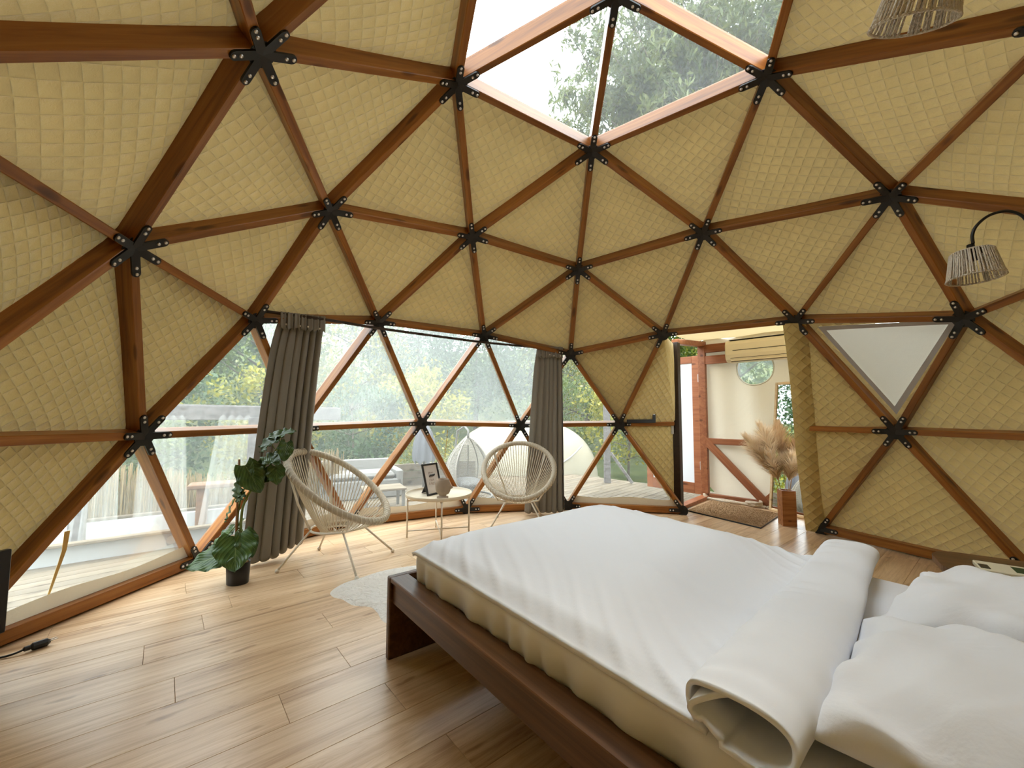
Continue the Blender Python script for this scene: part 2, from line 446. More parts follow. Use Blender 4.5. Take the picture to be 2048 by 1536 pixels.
    def build(s, name, m, parent=None, smooth=False, **kw):
        return obj(name, s.mesh(name), m, parent, smooth, **kw)

def obj(name, me, m, parent=None, smooth=False, loc=None, rot=None, fix=True):
    if fix:
        import bmesh
        bm = bmesh.new(); bm.from_mesh(me); bmesh.ops.recalc_face_normals(bm, faces=bm.faces); bm.to_mesh(me); bm.free()
    if m is not None and not me.materials: me.materials.append(M[m] if isinstance(m, str) else m)
    if smooth:
        me.polygons.foreach_set('use_smooth', [True] * len(me.polygons))
        if smooth != 2 and smooth is not True: pass
    o = bpy.data.objects.new(name, me); COL.objects.link(o)
    if parent is not None: o.parent = parent
    if loc is not None: o.location = loc
    if rot is not None: o.rotation_euler = rot
    return o

def tag(o, label=None, cat=None, group=None, kind=None):
    for k, v in (('label', label), ('category', cat), ('group', group), ('kind', kind)):
        if v: o[k] = v
    return o

def thing(name, label, cat, loc=(0, 0, 0), rz=0.0, group=None):
    o = bpy.data.objects.new(name, None); COL.objects.link(o); o.empty_display_size = .1
    o.location = loc; o.rotation_euler = (0, 0, rz)
    return tag(o, label, cat, group)

def struct(name, label, loc=(0, 0, 0)):
    o = bpy.data.objects.new(name, None); COL.objects.link(o); o.location = loc; o.empty_display_size = .1
    return tag(o, label, None, None, 'structure')

def auto_smooth(o, ang=40):
    me = o.data
    import bmesh
    bm = bmesh.new(); bm.from_mesh(me)
    for f in bm.faces: f.smooth = True
    for e in bm.edges:
        e.smooth = not (len(e.link_faces) == 2 and e.calc_face_angle(0) > R(ang))
    bm.to_mesh(me); bm.free(); return o

def frame_of(x, z):
    x = Vector(x).normalized(); z = Vector(z); z = (z - x * z.dot(x)).normalized(); y = z.cross(x)
    return Matrix((x, y, z)).transposed()

def place(o, rot3, loc):
    m = rot3.to_4x4(); m.translation = Vector(loc); o.matrix_local = m; return o

rng = random.Random(7)
nrg = np.random.default_rng(11)

# ------------------------------------------------------------------ the dome
DV = [
    (-0.009, -0.001, 3.591), (1.003, 0.273, 3.341), (0.050, 1.033, 3.343), (-0.955, 0.358, 3.356),
    (-0.644, -0.805, 3.348), (0.567, -0.861, 3.348), (1.991, 0.540, 2.707), (1.100, 1.392, 2.821),
    (0.096, 2.053, 2.718), (-0.961, 1.485, 2.820), (-1.923, 0.735, 2.689), (-1.714, -0.467, 2.815),
    (-1.287, -1.609, 2.703), (-0.082, -1.775, 2.818), (1.133, -1.721, 2.703), (1.663, -0.627, 2.818),
    (2.633, 0.726, 1.908), (2.025, 1.595, 2.078), (1.074, 2.347, 2.089), (0.103, 2.731, 1.922),
    (-0.907, 2.429, 2.086), (-1.880, 1.764, 2.092), (-2.567, 0.953, 1.928), (-2.584, -0.080, 2.085),
    (-2.260, -1.251, 2.085), (-1.706, -2.133, 1.916), (-0.723, -2.480, 2.085), (0.491, -2.536, 2.085),
    (1.502, -2.282, 1.916), (2.135, -1.454, 2.085), (2.564, -0.316, 2.085), (2.977, 0.184, 1.071),
    (2.670, 1.347, 1.074), (1.831, 2.289, 1.101), (0.720, 2.895, 1.085), (-0.489, 2.945, 1.064),
    (-1.599, 2.451, 1.101), (-2.517, 1.601, 1.071), (-2.943, 0.461, 1.070), (-2.827, -0.776, 1.101),
    (-2.300, -1.899, 1.071), (-1.346, -2.662, 1.071), (-0.135, -2.928, 1.101), (1.095, -2.774, 1.071),
    (2.115, -2.103, 1.071), (2.743, -1.033, 1.101), (3.146, 0.864, 0.050), (2.564, 2.132, 0.050),
    (1.472, 2.911, 0.050), (0.118, 3.142, 0.050), (-1.137, 2.933, 0.050), (-2.314, 2.300, 0.050),
    (-3.081, 1.179, 0.050), (-3.256, -0.201, 0.050), (-2.902, -1.490, 0.050), (-2.037, -2.548, 0.050),
    (-0.815, -3.159, 0.050), (0.520, -3.221, 0.050), (1.794, -2.725, 0.050), (2.752, -1.751, 0.050),
    (3.224, -0.501, 0.050),
]
DT = [
    (0,1,2), (0,1,5), (0,2,3), (0,3,4), (0,4,5), (1,2,7), (1,5,15), (1,6,7), (1,6,15), (2,3,9), (2,7,8), (2,8,9),
    (3,4,11), (3,9,10), (3,10,11), (4,5,13), (4,11,12), (4,12,13), (5,13,14), (5,14,15), (6,7,17), (6,15,30), (6,16,17), (6,16,30),
    (7,8,18), (7,17,18), (8,9,20), (8,18,19), (8,19,20), (9,10,21), (9,20,21), (10,11,23), (10,21,22), (10,22,23), (11,12,24), (11,23,24),
    (12,13,26), (12,24,25), (12,25,26), (13,14,27), (13,26,27), (14,15,29), (14,27,28), (14,28,29), (15,29,30), (16,17,32), (16,30,31), (16,31,32),
    (17,18,33), (17,32,33), (18,19,34), (18,33,34), (19,20,35), (19,34,35), (20,21,36), (20,35,36), (21,22,37), (21,36,37), (22,23,38), (22,37,38),
    (23,24,39), (23,38,39), (24,25,40), (24,39,40), (25,26,41), (25,40,41), (26,27,42), (26,41,42), (27,28,43), (27,42,43), (28,29,44), (28,43,44),
    (29,30,45), (29,44,45), (30,31,45), (31,32,46), (31,45,60), (31,46,60), (32,33,47), (32,46,47), (33,34,48), (33,47,48), (34,35,49), (34,48,49),
    (35,36,50), (35,49,50), (36,37,51), (36,50,51), (37,38,52), (37,51,52), (38,39,53), (38,52,53), (39,40,54), (39,53,54), (40,41,55), (40,54,55),
    (41,42,56), (41,55,56), (42,43,57), (42,56,57), (43,44,58), (43,57,58), (44,45,59), (44,58,59), (45,59,60),
]

ZC = 0.535
CEN = Vector((0, 0, ZC))
def vn(i):
    p = Vector(DV[i]) - CEN
    if i >= 46: p.z = 0
    return p.normalized()
VN = [vn(i) for i in range(len(DV))]
V3 = [Vector(p) for p in DV]
GONE = {(17, 18, 33), (17, 32, 33), (32, 33, 47), (33, 47, 48), (18, 33, 34), (33, 34, 48)}
UPPER = [(22, 37, 38), (21, 22, 37), (21, 36, 37), (20, 21, 36), (20, 35, 36), (19, 20, 35), (19, 34, 35)]
LOWER = [(38, 52, 53), (37, 38, 52), (37, 51, 52), (36, 37, 51), (36, 50, 51), (35, 36, 50), (35, 49, 50), (34, 35, 49), (34, 48, 49)]
SKYL = [(0, 1, 2), (0, 1, 5), (0, 2, 3), (0, 3, 4), (0, 4, 5)]
TRIWIN = (16, 17, 32)
edges = set()
for t in DT:
    for a, b in ((0, 1), (1, 2), (0, 2)):
        e = tuple(sorted((t[a], t[b])))
        if 33 not in e and e != (47, 48): edges.add(e)
POST = Vector((1.51, 3.165, 0))
STUBS = [(34, Vector((1.475, 3.10, 1.088))), (32, Vector((2.285, 1.852, 1.082)))]

frame = struct('dome_frame', 'orange brown timber geodesic frame of struts bolted to black star plates')
SW, SD = .048, .125
def strut(pa, pb, nrm, ta=.004, tb=.004, w=SW, d=SD, m='strut'):
    x = (pb - pa).normalized(); a = pa + x * ta; b = pb - x * tb
    mb = MB().box((0, 0, d / 2 + .004), ((b - a).length, w, d), None, .004)
    o = mb.build('strut', m, frame)
    return place(o, frame_of(x, nrm), (a + b) / 2)
for a, b in sorted(edges):
    base = a >= 46 and b >= 46
    n = (VN[a] + VN[b]).normalized()
    strut(V3[a], V3[b], n, w=.075 if base else SW, ta=.02 if base else .004, tb=.02 if base else .004)
for a, p in STUBS: strut(V3[a], p, VN[a], tb=0.0)

arms = {i: [] for i in range(len(DV))}
for a, b in edges: arms[a].append(V3[b]); arms[b].append(V3[a])
for a, p in STUBS: arms[a].append(p)
def hub(i):
    if i == 33: return
    c, n = V3[i], VN[i]
    mb = MB(); bolts = MB()
    # centre disc
    R0 = frame_of(n.orthogonal(), n); rot = R0
    k = 20; vs = []; rr = .064
    for z in (-.004, .001):
        for j in range(k):
            a = 2 * math.pi * j / k; vs.append(c + rot @ Vector((rr * math.cos(a), rr * math.sin(a), z)))
    mb.add(vs, [tuple(range(k))[::-1], tuple(range(k, 2 * k))] + [(j, (j + 1) % k, k + (j + 1) % k, k + j) for j in range(k)])
    for q in arms[i]:
        x = (q - c).normalized(); L = .158
        rt = frame_of(x, n)
        hw = .0225; out = [(0.0, -hw), (L - hw, -hw)]
        for j in range(1, 6):
            a = -math.pi / 2 + math.pi * j / 6; out.append((L - hw + hw * math.cos(a), hw * math.sin(a)))
        out += [(L - hw, hw), (0.0, hw)]
        m_ = len(out)
        vs = [c + rt @ Vector((p[0], p[1], z)) for z in (-.0055, .0045) for p in out]
        mb.add(vs, [tuple(range(m_))[::-1], tuple(range(m_, 2 * m_))] + [(j, (j + 1) % m_, m_ + (j + 1) % m_, m_ + j) for j in range(m_)])
        for d in (.108, .142):
            vs = []; fs = []; s_ = 8
            for (rad, z) in ((.0095, -.005), (.009, -.0085), (.0058, -.0118)):
                for j in range(s_):
                    a = 2 * math.pi * j / s_; vs.append(c + rt @ Vector((d + rad * math.cos(a), rad * math.sin(a), z)))
            for r_ in range(2):
                for j in range(s_): fs.append((r_ * s_ + j, r_ * s_ + (j + 1) % s_, (r_ + 1) * s_ + (j + 1) % s_, (r_ + 1) * s_ + j))
            fs.append(tuple(2 * s_ + j for j in range(s_)))
            bolts.add(vs, fs)
    h = mb.build('hub_plate', 'plate', frame)
    tag(bolts.build('bolt_heads', 'bolt', h, True), kind='stuff')
for i in range(len(DV)): hub(i)

# ------------------------------------------------------------------ quilted lining
CELL = .066
def uv_layer(me, fn):
    uv = me.uv_layers.new(name='UVMap'); n = len(me.loops)
    idx = np.empty(n, np.int32); me.loops.foreach_get('vertex_index', idx)
    co = np.empty(len(me.vertices) * 3, np.float32); me.vertices.foreach_get('co', co); co = co.reshape(-1, 3)
    uv.data.foreach_set('uv', fn(co)[idx].astype(np.float32).ravel())

def fabric_noise(p, s=1.0):
    return (math.sin(p.x * 7.1 * s + 1.3 * math.sin(p.z * 5 * s)) + math.sin(p.y * 6.3 * s + 2.1 + 1.7 * math.sin(p.x * 4 * s)) + math.sin(p.z * 8.3 * s + p.y * 3 * s)) / 3

def quilt_tri(P3, parent, n=20, bulge=.045, ang=None, name='quilt_panel', m='quilt', wr=.006, cell=CELL):
    A, B, C_ = [Vector(p) for p in P3]
    nm = (B - A).cross(C_ - A).normalized(); cen = (A + B + C_) / 3
    if (cen - CEN).dot(nm) < 0: nm = -nm
    vs = []; ids = {}
    for i in range(n + 1):
        for j in range(n + 1 - i):
            u, v = i / n, j / n; w = 1 - u - v
            p = A * w + B * u + C_ * v
            k = min(1.0, max(0.0, 27 * u * v * w))
            edge = min(u, v, w) * 3
            p = p - nm * (bulge * (k ** .6)) + nm * (wr * fabric_noise(p * 1.7) * min(1, edge * 3))
            ids[i, j] = len(vs); vs.append(p)
    fs = []
    for i in range(n):
        for j in range(n - i):
            fs.append((ids[i, j], ids[i + 1, j], ids[i, j + 1]))
            if i + j < n - 1: fs.append((ids[i + 1, j], ids[i + 1, j + 1], ids[i, j + 1]))
    me = bpy.data.meshes.new(name); me.from_pydata(vs, [], fs)
    return finish_quilt(me, nm, cen, parent, name, m, ang, cell)

def finish_quilt(me, nm, cen, parent, name, m, ang, cell=CELL):
    t1 = Vector((0, 0, 1)).cross(nm)
    if t1.length < .2: t1 = Vector((1, 0, 0))
    t1.normalize(); t2 = nm.cross(t1)
    if ang is None: ang = R(rng.choice((38, 45, 50, 42)) + rng.uniform(-5, 5))
    a1 = np.array(t1 * math.cos(ang) + t2 * math.sin(ang)); a2 = np.array(-t1 * math.sin(ang) + t2 * math.cos(ang))
    ou, ov = rng.uniform(0, 9), rng.uniform(0, 9)
    uv_layer(me, lambda co: np.stack([co @ a1 / cell + ou, co @ a2 / cell + ov], 1))
    return obj(name, me, m, parent, True)

OFF = .118
def opt(i, off=OFF): return V3[i] + VN[i] * off
ceiling = struct('ceiling', 'olive quilted fabric lining the upper part of the dome')
walls = {k: struct('wall_' + k, l) for k, l in (
    ('left', 'olive quilted fabric lining the dome on the television side'),
    ('right', 'olive quilted fabric lining the dome behind the bed'),
    ('front', 'olive quilted fabric lining beside the entrance'),
    ('rear', 'olive quilted fabric lining the back of the dome'))}
glazed = set(UPPER + LOWER + SKYL + [TRIWIN])
for t in DT:
    if t in GONE or t in glazed: continue
    cz = sum(V3[i].z for i in t) / 3; cx = sum(V3[i].x for i in t) / 3; cy = sum(V3[i].y for i in t) / 3
    if cz > 1.97: par = ceiling
    elif cy > 2.0: par = walls['front']
    elif cy < -1.4: par = walls['rear']
    else: par = walls['left'] if cx < 0 else walls['right']
    ang = None
    if cz > 2.5 and cx < -1: ang = R(8 + rng.uniform(-4, 4))
    quilt_tri([opt(i) for i in t], par, ang=ang, cell=.055 if par is walls['left'] else CELL)
# panels that close the dome to the door posts
PT, PM, PB = POST + Vector((0, 0, 2.12)), POST + Vector((0, 0, 1.085)), POST.copy()
for tri in ([opt(18, .05), PT, PM], [opt(18, .05), PM, opt(34, .05)], [opt(34, .05), PM, PB], [opt(34, .05), PB, opt(48, .05)]):
    quilt_tri(tri, walls['front'], 16, bulge=.012)
quilt_tri([opt(17, .06), opt(32), opt(47, .06)], walls['right'], 22)

# ------------------------------------------------------------------ windows
def pane(P3, m, parent, off=.0):
    A, B, C_ = [Vector(p) for p in P3]
    nm = (B - A).cross(C_ - A).normalized()
    if ((A + B + C_) / 3 - CEN).dot(nm) < 0: nm = -nm
    cen = (A + B + C_) / 3
    ins = [p + (cen - p).normalized() * .005 for p in (A, B, C_)]
    mb = MB()
    mb.add(ins, [(0, 1, 2)])
    return mb.build('pane', m, parent)
win1 = struct('window_1', 'band of clear plastic triangular panes looking out on the deck and trees')
for k, t in enumerate(UPPER):
    pane([opt(i) for i in t], 'pvc_clear' if k in (0, 6) else 'pvc_hazy', win1)
for t in LOWER: pane([opt(i) for i in t], 'pvc_clear', win1)
for a, b in ((52, 53), (51, 52), (50, 51), (49, 50), (48, 49)):
    pa, pb = opt(a, .075), opt(b, .075); pa.z = pb.z = 0.0
    apex = [t for t in LOWER if a in t and b in t][0]; ap = opt([i for i in apex if i not in (a, b)][0], .075)
    h = .17
    fr = h / ap.z
    q = [pa, pb, pb + (ap - pb) * fr, pa + (ap - pa) * fr]
    mb = MB(); nn = 14
    mb.grid(lambda u, v: (q[0] * (1 - u) + q[1] * u) * (1 - v) + (q[3] * (1 - u) + q[2] * u) * v + Vector((0, 0, .012 * math.sin(u * 9 + a) * v)), nn, 3)
    mb.build('skirt_band', 'skirt', win1, True)
win2 = struct('window_2', 'pentagon of clear plastic skylight panes at the top of the dome')
for t in SKYL: pane([opt(i) for i in t], 'pvc_sky', win2)
# small triangular canvas window: quilted surround, grey webbing, white tarp
win3 = struct('window_3', 'small triangular window of white cloth edged with grey webbing in the quilted wall')
def tri_ring(P3, s0, s1, lift0, lift1, n=14):
    P3 = [Vector(p) for p in P3]; cen = sum(P3, Vector()) / 3
    nm = (P3[1] - P3[0]).cross(P3[2] - P3[0]).normalized()
    if (cen - CEN).dot(nm) < 0: nm = -nm
    vs = []; fs = []; m = 3 * n
    for (s_, l_) in ((s0, lift0), (s1, lift1)):
        for e in range(3):
            for k in range(n):
                t = k / n; p = P3[e].lerp(P3[(e + 1) % 3], t)
                sc = s_[e] * (1 - t) + s_[(e + 1) % 3] * t
                p = cen + (p - cen) * sc - nm * l_
                vs.append(p)
    for k in range(m): fs.append((k, (k + 1) % m, m + (k + 1) % m, m + k))
    return vs, fs, nm, cen
T3 = [opt(i) for i in TRIWIN]   # 16 far right, 17 left, 32 bottom
s_full, s_a, s_b = (1, 1, 1), (.87, .74, .78), (.77, .63, .67)
vs, fs, nm, cen = tri_ring(T3, s_full, s_a, 0, .03)
me = bpy.data.meshes.new('quilt_surround'); me.from_pydata(vs, [], fs)
finish_quilt(me, nm, cen, win3, 'quilt_surround', 'quilt', R(45))
vs, fs, nm, cen = tri_ring(T3, s_a, s_b, .034, .030)
mb = MB(); mb.add(vs, fs); mb.build('webbing_border', 'border', win3, True)
P3 = [cen + (p - cen) * s * 1.01 - nm * .026 for p, s in zip(T3, s_b)]
o = quilt_tri(P3, win3, 16, bulge=-.02, name='white_cloth', m='canvas_white', wr=.012)

# ------------------------------------------------------------------ floor of laminate planks
def clip(poly, p, n):
    out = []
    for i in range(len(poly)):
        a, b = poly[i], poly[(i + 1) % len(poly)]
        da = (a[0] - p[0]) * n[0] + (a[1] - p[1]) * n[1]; db = (b[0] - p[0]) * n[0] + (b[1] - p[1]) * n[1]
        if da <= 0: out.append(a)
        if da * db < 0:
            t = da / (da - db); out.append((a[0] + (b[0] - a[0]) * t, a[1] + (b[1] - a[1]) * t))
    return out
def clip_convex(poly, hull):
    c = (sum(p[0] for p in hull) / len(hull), sum(p[1] for p in hull) / len(hull))
    for i in range(len(hull)):
        a, b = hull[i], hull[(i + 1) % len(hull)]
        n = (b[1] - a[1], a[0] - b[0])
        if (c[0] - a[0]) * n[0] + (c[1] - a[1]) * n[1] > 0: n = (-n[0], -n[1])
        poly = clip(poly, a, n)
        if len(poly) < 3: return []
    return poly
ANG = R(39.7); PD = (math.cos(ANG), math.sin(ANG)); PN = (-PD[1], PD[0]); PWID = .2185; PLEN = 1.285
JOINT = {3: -1.13, 4: -1.787, 5: -1.083, 6: -1.904, 7: -1.65, 8: -1.495, 9: -1.028, 2: -1.44}
def plank_floor(root, hull, z=0.0, th=.012):
    org = (sum(p[0] for p in hull) / len(hull), sum(p[1] for p in hull) / len(hull))
    for k in range(-22, 26):
        c0 = .9999 - 4 * PWID + k * PWID + .0003; c1 = c0 + PWID
        off = JOINT.get(k, random.Random(k * 13 + 5).uniform(0, PLEN))
        for j in range(-6, 7):
            a0 = off + j * PLEN; a1 = a0 + PLEN
            g = .0006
            poly = [(a0 + g, c0 + g), (a1 - g, c0 + g), (a1 - g, c1 - g), (a0 + g, c1 - g)]
            poly = [(a * PD[0] + c * PN[0], a * PD[1] + c * PN[1]) for a, c in poly]
            poly = clip_convex(poly, hull)
            if len(poly) < 3: continue
            cx = sum(p[0] for p in poly) / len(poly); cy = sum(p[1] for p in poly) / len(poly)
            loc = [((p[0] - cx) * PD[0] + (p[1] - cy) * PD[1], (p[0] - cx) * PN[0] + (p[1] - cy) * PN[1]) for p in poly]
            if max(p[0] for p in loc) - min(p[0] for p in loc) < .02: continue
            # top with a small bevelled edge
            mb = MB(); n = len(loc); e = .0012
            ins = []
            for p in loc:
                l = math.hypot(*p); ins.append((p[0] - math.copysign(min(e, abs(p[0])), p[0]), p[1] - math.copysign(min(e, abs(p[1])), p[1])))
            vs = [(x, y, -th) for x, y in loc] + [(x, y, -e) for x, y in loc] + [(x, y, 0) for x, y in ins]
            fs = [tuple(range(2 * n, 3 * n))] + [(i, (i + 1) % n, n + (i + 1) % n, n + i) for i in range(n)] + [(n + i, n + (i + 1) % n, 2 * n + (i + 1) % n, 2 * n + i) for i in range(n)]
            mb.add(vs, fs)
            o = mb.build('plank', 'laminate', root)
            o.location = (cx, cy, z); o.rotation_euler = (0, 0, ANG)
floor = struct('floor', 'light oak laminate plank floor')
hull = [(V3[i].x * 1.035, V3[i].y * 1.035) for i in range(46, 61)]
plank_floor(floor, hull)
sub = MB().prism([(x * 1.02, y * 1.02) for x, y in hull], -.05, -.0125).build('subfloor', 'soil', floor)

# ------------------------------------------------------------------ entrance porch
VB = Vector((2.23, 3.92, 0)); DW = Vector((.6837, -.7297, 0)); NWL = Vector((.7297, .6837, 0))
VC = VB + DW * 1.95
FL = Vector((2.50, 2.16, 0))                                   # foot of the quilted flap
floor2 = struct('floor_entry', 'laminate planks of the entrance porch')
plank_floor(floor2, [(1.50, 3.00), (2.26, 3.96), (VC.x + .05, VC.y + .03), (3.0, 1.9), (2.55, 2.05)], z=-.0015)
def back(s, z, d=0.0): return VB + DW * s + Vector((0, 0, z)) - NWL * d
wall_e = struct('wall_entry', 'cream canvas porch wall braced with orange brown timber')
HT = 2.38
def cw(u, v):
    p = back(u * 1.95, v * HT)
    return p + NWL * (.03 + .025 * math.sin(u * 11) * (.3 + v) + .02 * math.sin(u * 27 + v * 3))
# canvas with a round hole for the window
WC, WR = (.68, 1.845), .225
mb = MB(); nseg = 48
def sheet_ring(mb):
    ring = []; outer = []
    for k in range(nseg):
        a = 2 * math.pi * k / nseg
        ring.append((WC[0] + WR * math.cos(a), WC[1] + WR * math.sin(a)))
        # ray to the rectangle 0..1.95 x 0..HT
        dx, dz = math.cos(a), math.sin(a); t = 9
        if dx > 1e-6: t = min(t, (1.95 - WC[0]) / dx)
        if dx < -1e-6: t = min(t, (0 - WC[0]) / dx)
        if dz > 1e-6: t = min(t, (HT - WC[1]) / dz)
        if dz < -1e-6: t = min(t, (0 - WC[1]) / dz)
        outer.append((WC[0] + dx * t, WC[1] + dz * t))
    m = 14; vs = []
    for j in range(m + 1):
        f = j / m
        for k in range(nseg):
            s_ = ring[k][0] * (1 - f) + outer[k][0] * f; z_ = ring[k][1] * (1 - f) + outer[k][1] * f
            p = cw(s_ / 1.95, z_ / HT); vs.append(p)
    fs = [(j * nseg + k, j * nseg + (k + 1) % nseg, (j + 1) * nseg + (k + 1) % nseg, (j + 1) * nseg + k) for j in range(m) for k in range(nseg)]
    mb.add(vs, fs)
sheet_ring(mb); mb.build('canvas_sheet', 'canvas', wall_e, True)
win4 = struct('window_4', 'round clear plastic porthole in the cream canvas porch wall')
mb = MB()
mb.add([cw((WC[0] + WR * math.cos(2 * math.pi * k / 40)) / 1.95, (WC[1] + WR * math.sin(2 * math.pi * k / 40)) / HT) for k in range(40)], [tuple(range(40))])
mb.build('pane', 'pvc_hazy', win4)
mb = MB(); mb.tube([cw((WC[0] + (WR + .012) * math.cos(2 * math.pi * k / 40)) / 1.95, (WC[1] + (WR + .012) * math.sin(2 * math.pi * k / 40)) / HT) for k in range(40)], .007, 6, closed=True)
mb.build('rim', 'canvas_white', win4, True)
def brace(p, q, w=.09, d=.05, dd=.0, name='brace', m='door_wood'):
    a, b = back(*p, .028 + dd), back(*q, .028 + dd)
    mb = MB().box((0, 0, 0), ((b - a).length, w, d), None, .004)
    o = mb.build(name, m, wall_e); return place(o, frame_of(b - a, NWL), (a + b) / 2)
brace((0.0, 2.168), (1.9, 2.168), .12, name='rail'); brace((0.0, 2.0), (1.9, 2.0), .12, name='rail')
brace((.02, .825), (1.9, .825), .085, name='rail')
brace((.0, .86), (.80, .03), .10, dd=.012); brace((.74, .03), (1.54, .86), .10, dd=.006)
brace((.0, .04), (1.9, .04), .08, name='rail')
# side wall beyond the mirror (towards the right)
side = struct('wall_entry_side', 'cream canvas side wall of the porch behind the quilted flap')
mb = MB(); mb.grid(lambda u, v: (FL + Vector((.12, -.02, 0))).lerp(VC, u) + Vector((0, 0, v * (2.05 + .25 * u))), 8, 8)
mb.build('canvas_sheet', 'canvas', side, True)
# porch roof cloth
roof = struct('ceiling_entry', 'tan cloth roof of the porch')
c00, c10 = V3[18] + VN[18] * .09 + Vector((0, 0, .02)), V3[17] + VN[17] * .09 + Vector((0, 0, .02))
c01, c11 = VB + NWL * .06 + Vector((-.05, .05, 2.31)), VC + NWL * .06 + Vector((0, 0, 2.31))
mb = MB(); mb.grid(lambda u, v: c00.lerp(c10, u).lerp(c01.lerp(c11, u), v) + Vector((0, 0, -.03 * math.sin(math.pi * v) + .008 * math.sin(u * 17))), 16, 12)
mb.build('roof_cloth', 'canvas_tan', roof, True)

# door opening in the left side of the porch
door = struct('door_1', 'red brown timber entrance door with a white panel, standing open outwards')
AX = (VB - POST).normalized()
UPV = Vector((0, 0, 1))
mb = MB().bar(VB - AX * .03 + Vector((0, 0, 0)), VB - AX * .03 + Vector((0, 0, 2.28)), .10, .075, AX, .004)
mb.build('jamb', 'door_wood', door)
mb = MB().bar(POST + AX * .05 + Vector((0, 0, 2.16)), VB - AX * .05 + Vector((0, 0, 2.24)), .10, .07, UPV, .004); mb.build('head_rail', 'door_wood', door)
mb = MB().bar(POST + AX * .03 + Vector((0, 0, .02)), VB - AX * .05 + Vector((0, 0, .02)), .11, .05, UPV, .004); mb.build('threshold', 'door_wood', door)
HG = Vector((2.215, 4.02, .03)); LD = (Vector((1.609, 4.987, 0)) - Vector((2.226, 4.242, 0))).normalized()
leaf = struct_leaf = bpy.data.objects.new('door_leaf', None); COL.objects.link(leaf); leaf.parent = door
LN = Vector((-LD.y, LD.x, 0))
rotL = frame_of(LD, UPV); place(leaf, rotL, HG)
LW, LH, ST = .90, 2.06, .105
for nm_, c, s in (('stile', (ST / 2, 0, LH / 2), (ST, .04, LH)), ('stile', (LW - ST / 2, 0, LH / 2), (ST, .04, LH)), ('top_rail', (LW / 2, 0, LH - ST / 2), (LW - 2 * ST, .04, ST)), ('bottom_rail', (LW / 2, 0, .08), (LW - 2 * ST, .04, .16))):
    MB().box(c, s, None, .003).build(nm_, 'door_wood', leaf)
MB().box((LW / 2, 0, LH / 2 + .03), (LW - 2 * ST + .02, .012, LH - ST - .16 + .02)).build('white_panel', 'door_white', leaf)
for z in (.42, 1.72):
    MB().box((-.012, 0, z), (.05, .05, .12), None, .004).tube([(-.02, -.03, z - .06), (-.02, -.03, z + .06)], .008, 8).build('hinge', 'zinc', leaf)
# post on the dome side of the doorway, its unlit look put into the colour
pst = struct('trim_1', 'timber door post beside the entrance, coloured dark to show its unlit face')
mb = MB().bar(POST + AX * .0, POST + Vector((0, 0, 2.14)), .13, .09, AX, .004); mb.build('post', 'strut_dark', pst)
MB().bar(POST + Vector((-.055, -.04, .96)), POST + Vector((-.055, -.04, 1.08)), .03, .006, (.62, .78, 0)).build('hinge', 'zinc', pst)

# quilted flap on the right jamb (padded, with thickness)
flap = struct('trim_2', 'padded quilted flap hanging down the jamb opposite the door')
ft = [Vector((1.955, 1.665, 2.07)), Vector((2.11, 1.57, 2.05))]; fb = [Vector((2.462, 2.21, .012)), Vector((2.66, 2.15, .012))]
def flapf(u, v):
    p = (ft[0].lerp(ft[1], u)).lerp(fb[0].lerp(fb[1], u), v)
    out_ = Vector((-.62, -.78, 0))
    return p + out_ * (.035 * math.sin(math.pi * min(1, max(0, u))) + .004 * math.sin(v * 9 + u * 3)) + Vector((.006 * math.sin(v * 8), -.006 * math.sin(v * 6), 0))
mb = MB(); mb.grid(flapf, 8, 40); me = mb.mesh('quilt_flap')
finish_quilt(me, Vector((.62, .78, 0)), Vector(), flap, 'quilt_flap', 'quilt', R(45))
def flapg(u, v):
    a = flapf(0, v); b = a + Vector((.16, .20, 0)); return a.lerp(b, u)
mb = MB(); mb.grid(flapg, 6, 40); me = mb.mesh('quilt_reveal')
finish_quilt(me, Vector((-.78, .62, 0)), Vector(), flap, 'quilt_reveal', 'quilt', R(45))

# air conditioner high on the porch wall
ac = thing('air_conditioner', 'cream wall-mounted air conditioner above the round porch window', 'air conditioner')
place(ac, frame_of(DW, UPV), back(.80, 2.075, .115))
AW = .82
prof = [(-.10, .15), (.03, .15), (.085, .135), (.10, .09), (.10, -.05), (.085, -.115), (.04, -.15), (-.10, -.15)]
# local axes: x along the wall, y out of the wall (pointing away from the room), so the front is -y
mb = MB(); n = len(prof); vs = []
for x, k in ((-AW / 2, .93), (-AW / 2 + .012, 1), (AW / 2 - .012, 1), (AW / 2, .93)):
    for (d, z) in prof: vs.append((x, -d * k, z * k))
fs = [tuple(range(n))[::-1], tuple(range(3 * n, 4 * n))]
for j in range(3):
    for i in range(n): fs.append((j * n + i, j * n + (i + 1) % n, (j + 1) * n + (i + 1) % n, (j + 1) * n + i))
mb.add(vs, fs); mb.build('body', 'ac', ac)
MB().box((.02, -.101, .005), (AW - .16, .004, .008)).build('panel_gap', 'ac_dark', ac)
MB().box((.0, -.045, .151), (AW - .1, .09, .004)).build('intake_grille', 'ac_dark', ac)
MB().box((.0, -.074, -.118), (AW - .14, .004, .05), Matrix.Rotation(R(-38), 3, 'X')).build('louvre', 'ac', ac)
MB().box((.0, -.088, -.098), (AW - .13, .004, .006)).box((.0, -.056, -.142), (AW - .13, .004, .006)).build('louvre_gap', 'ac_dark', ac)

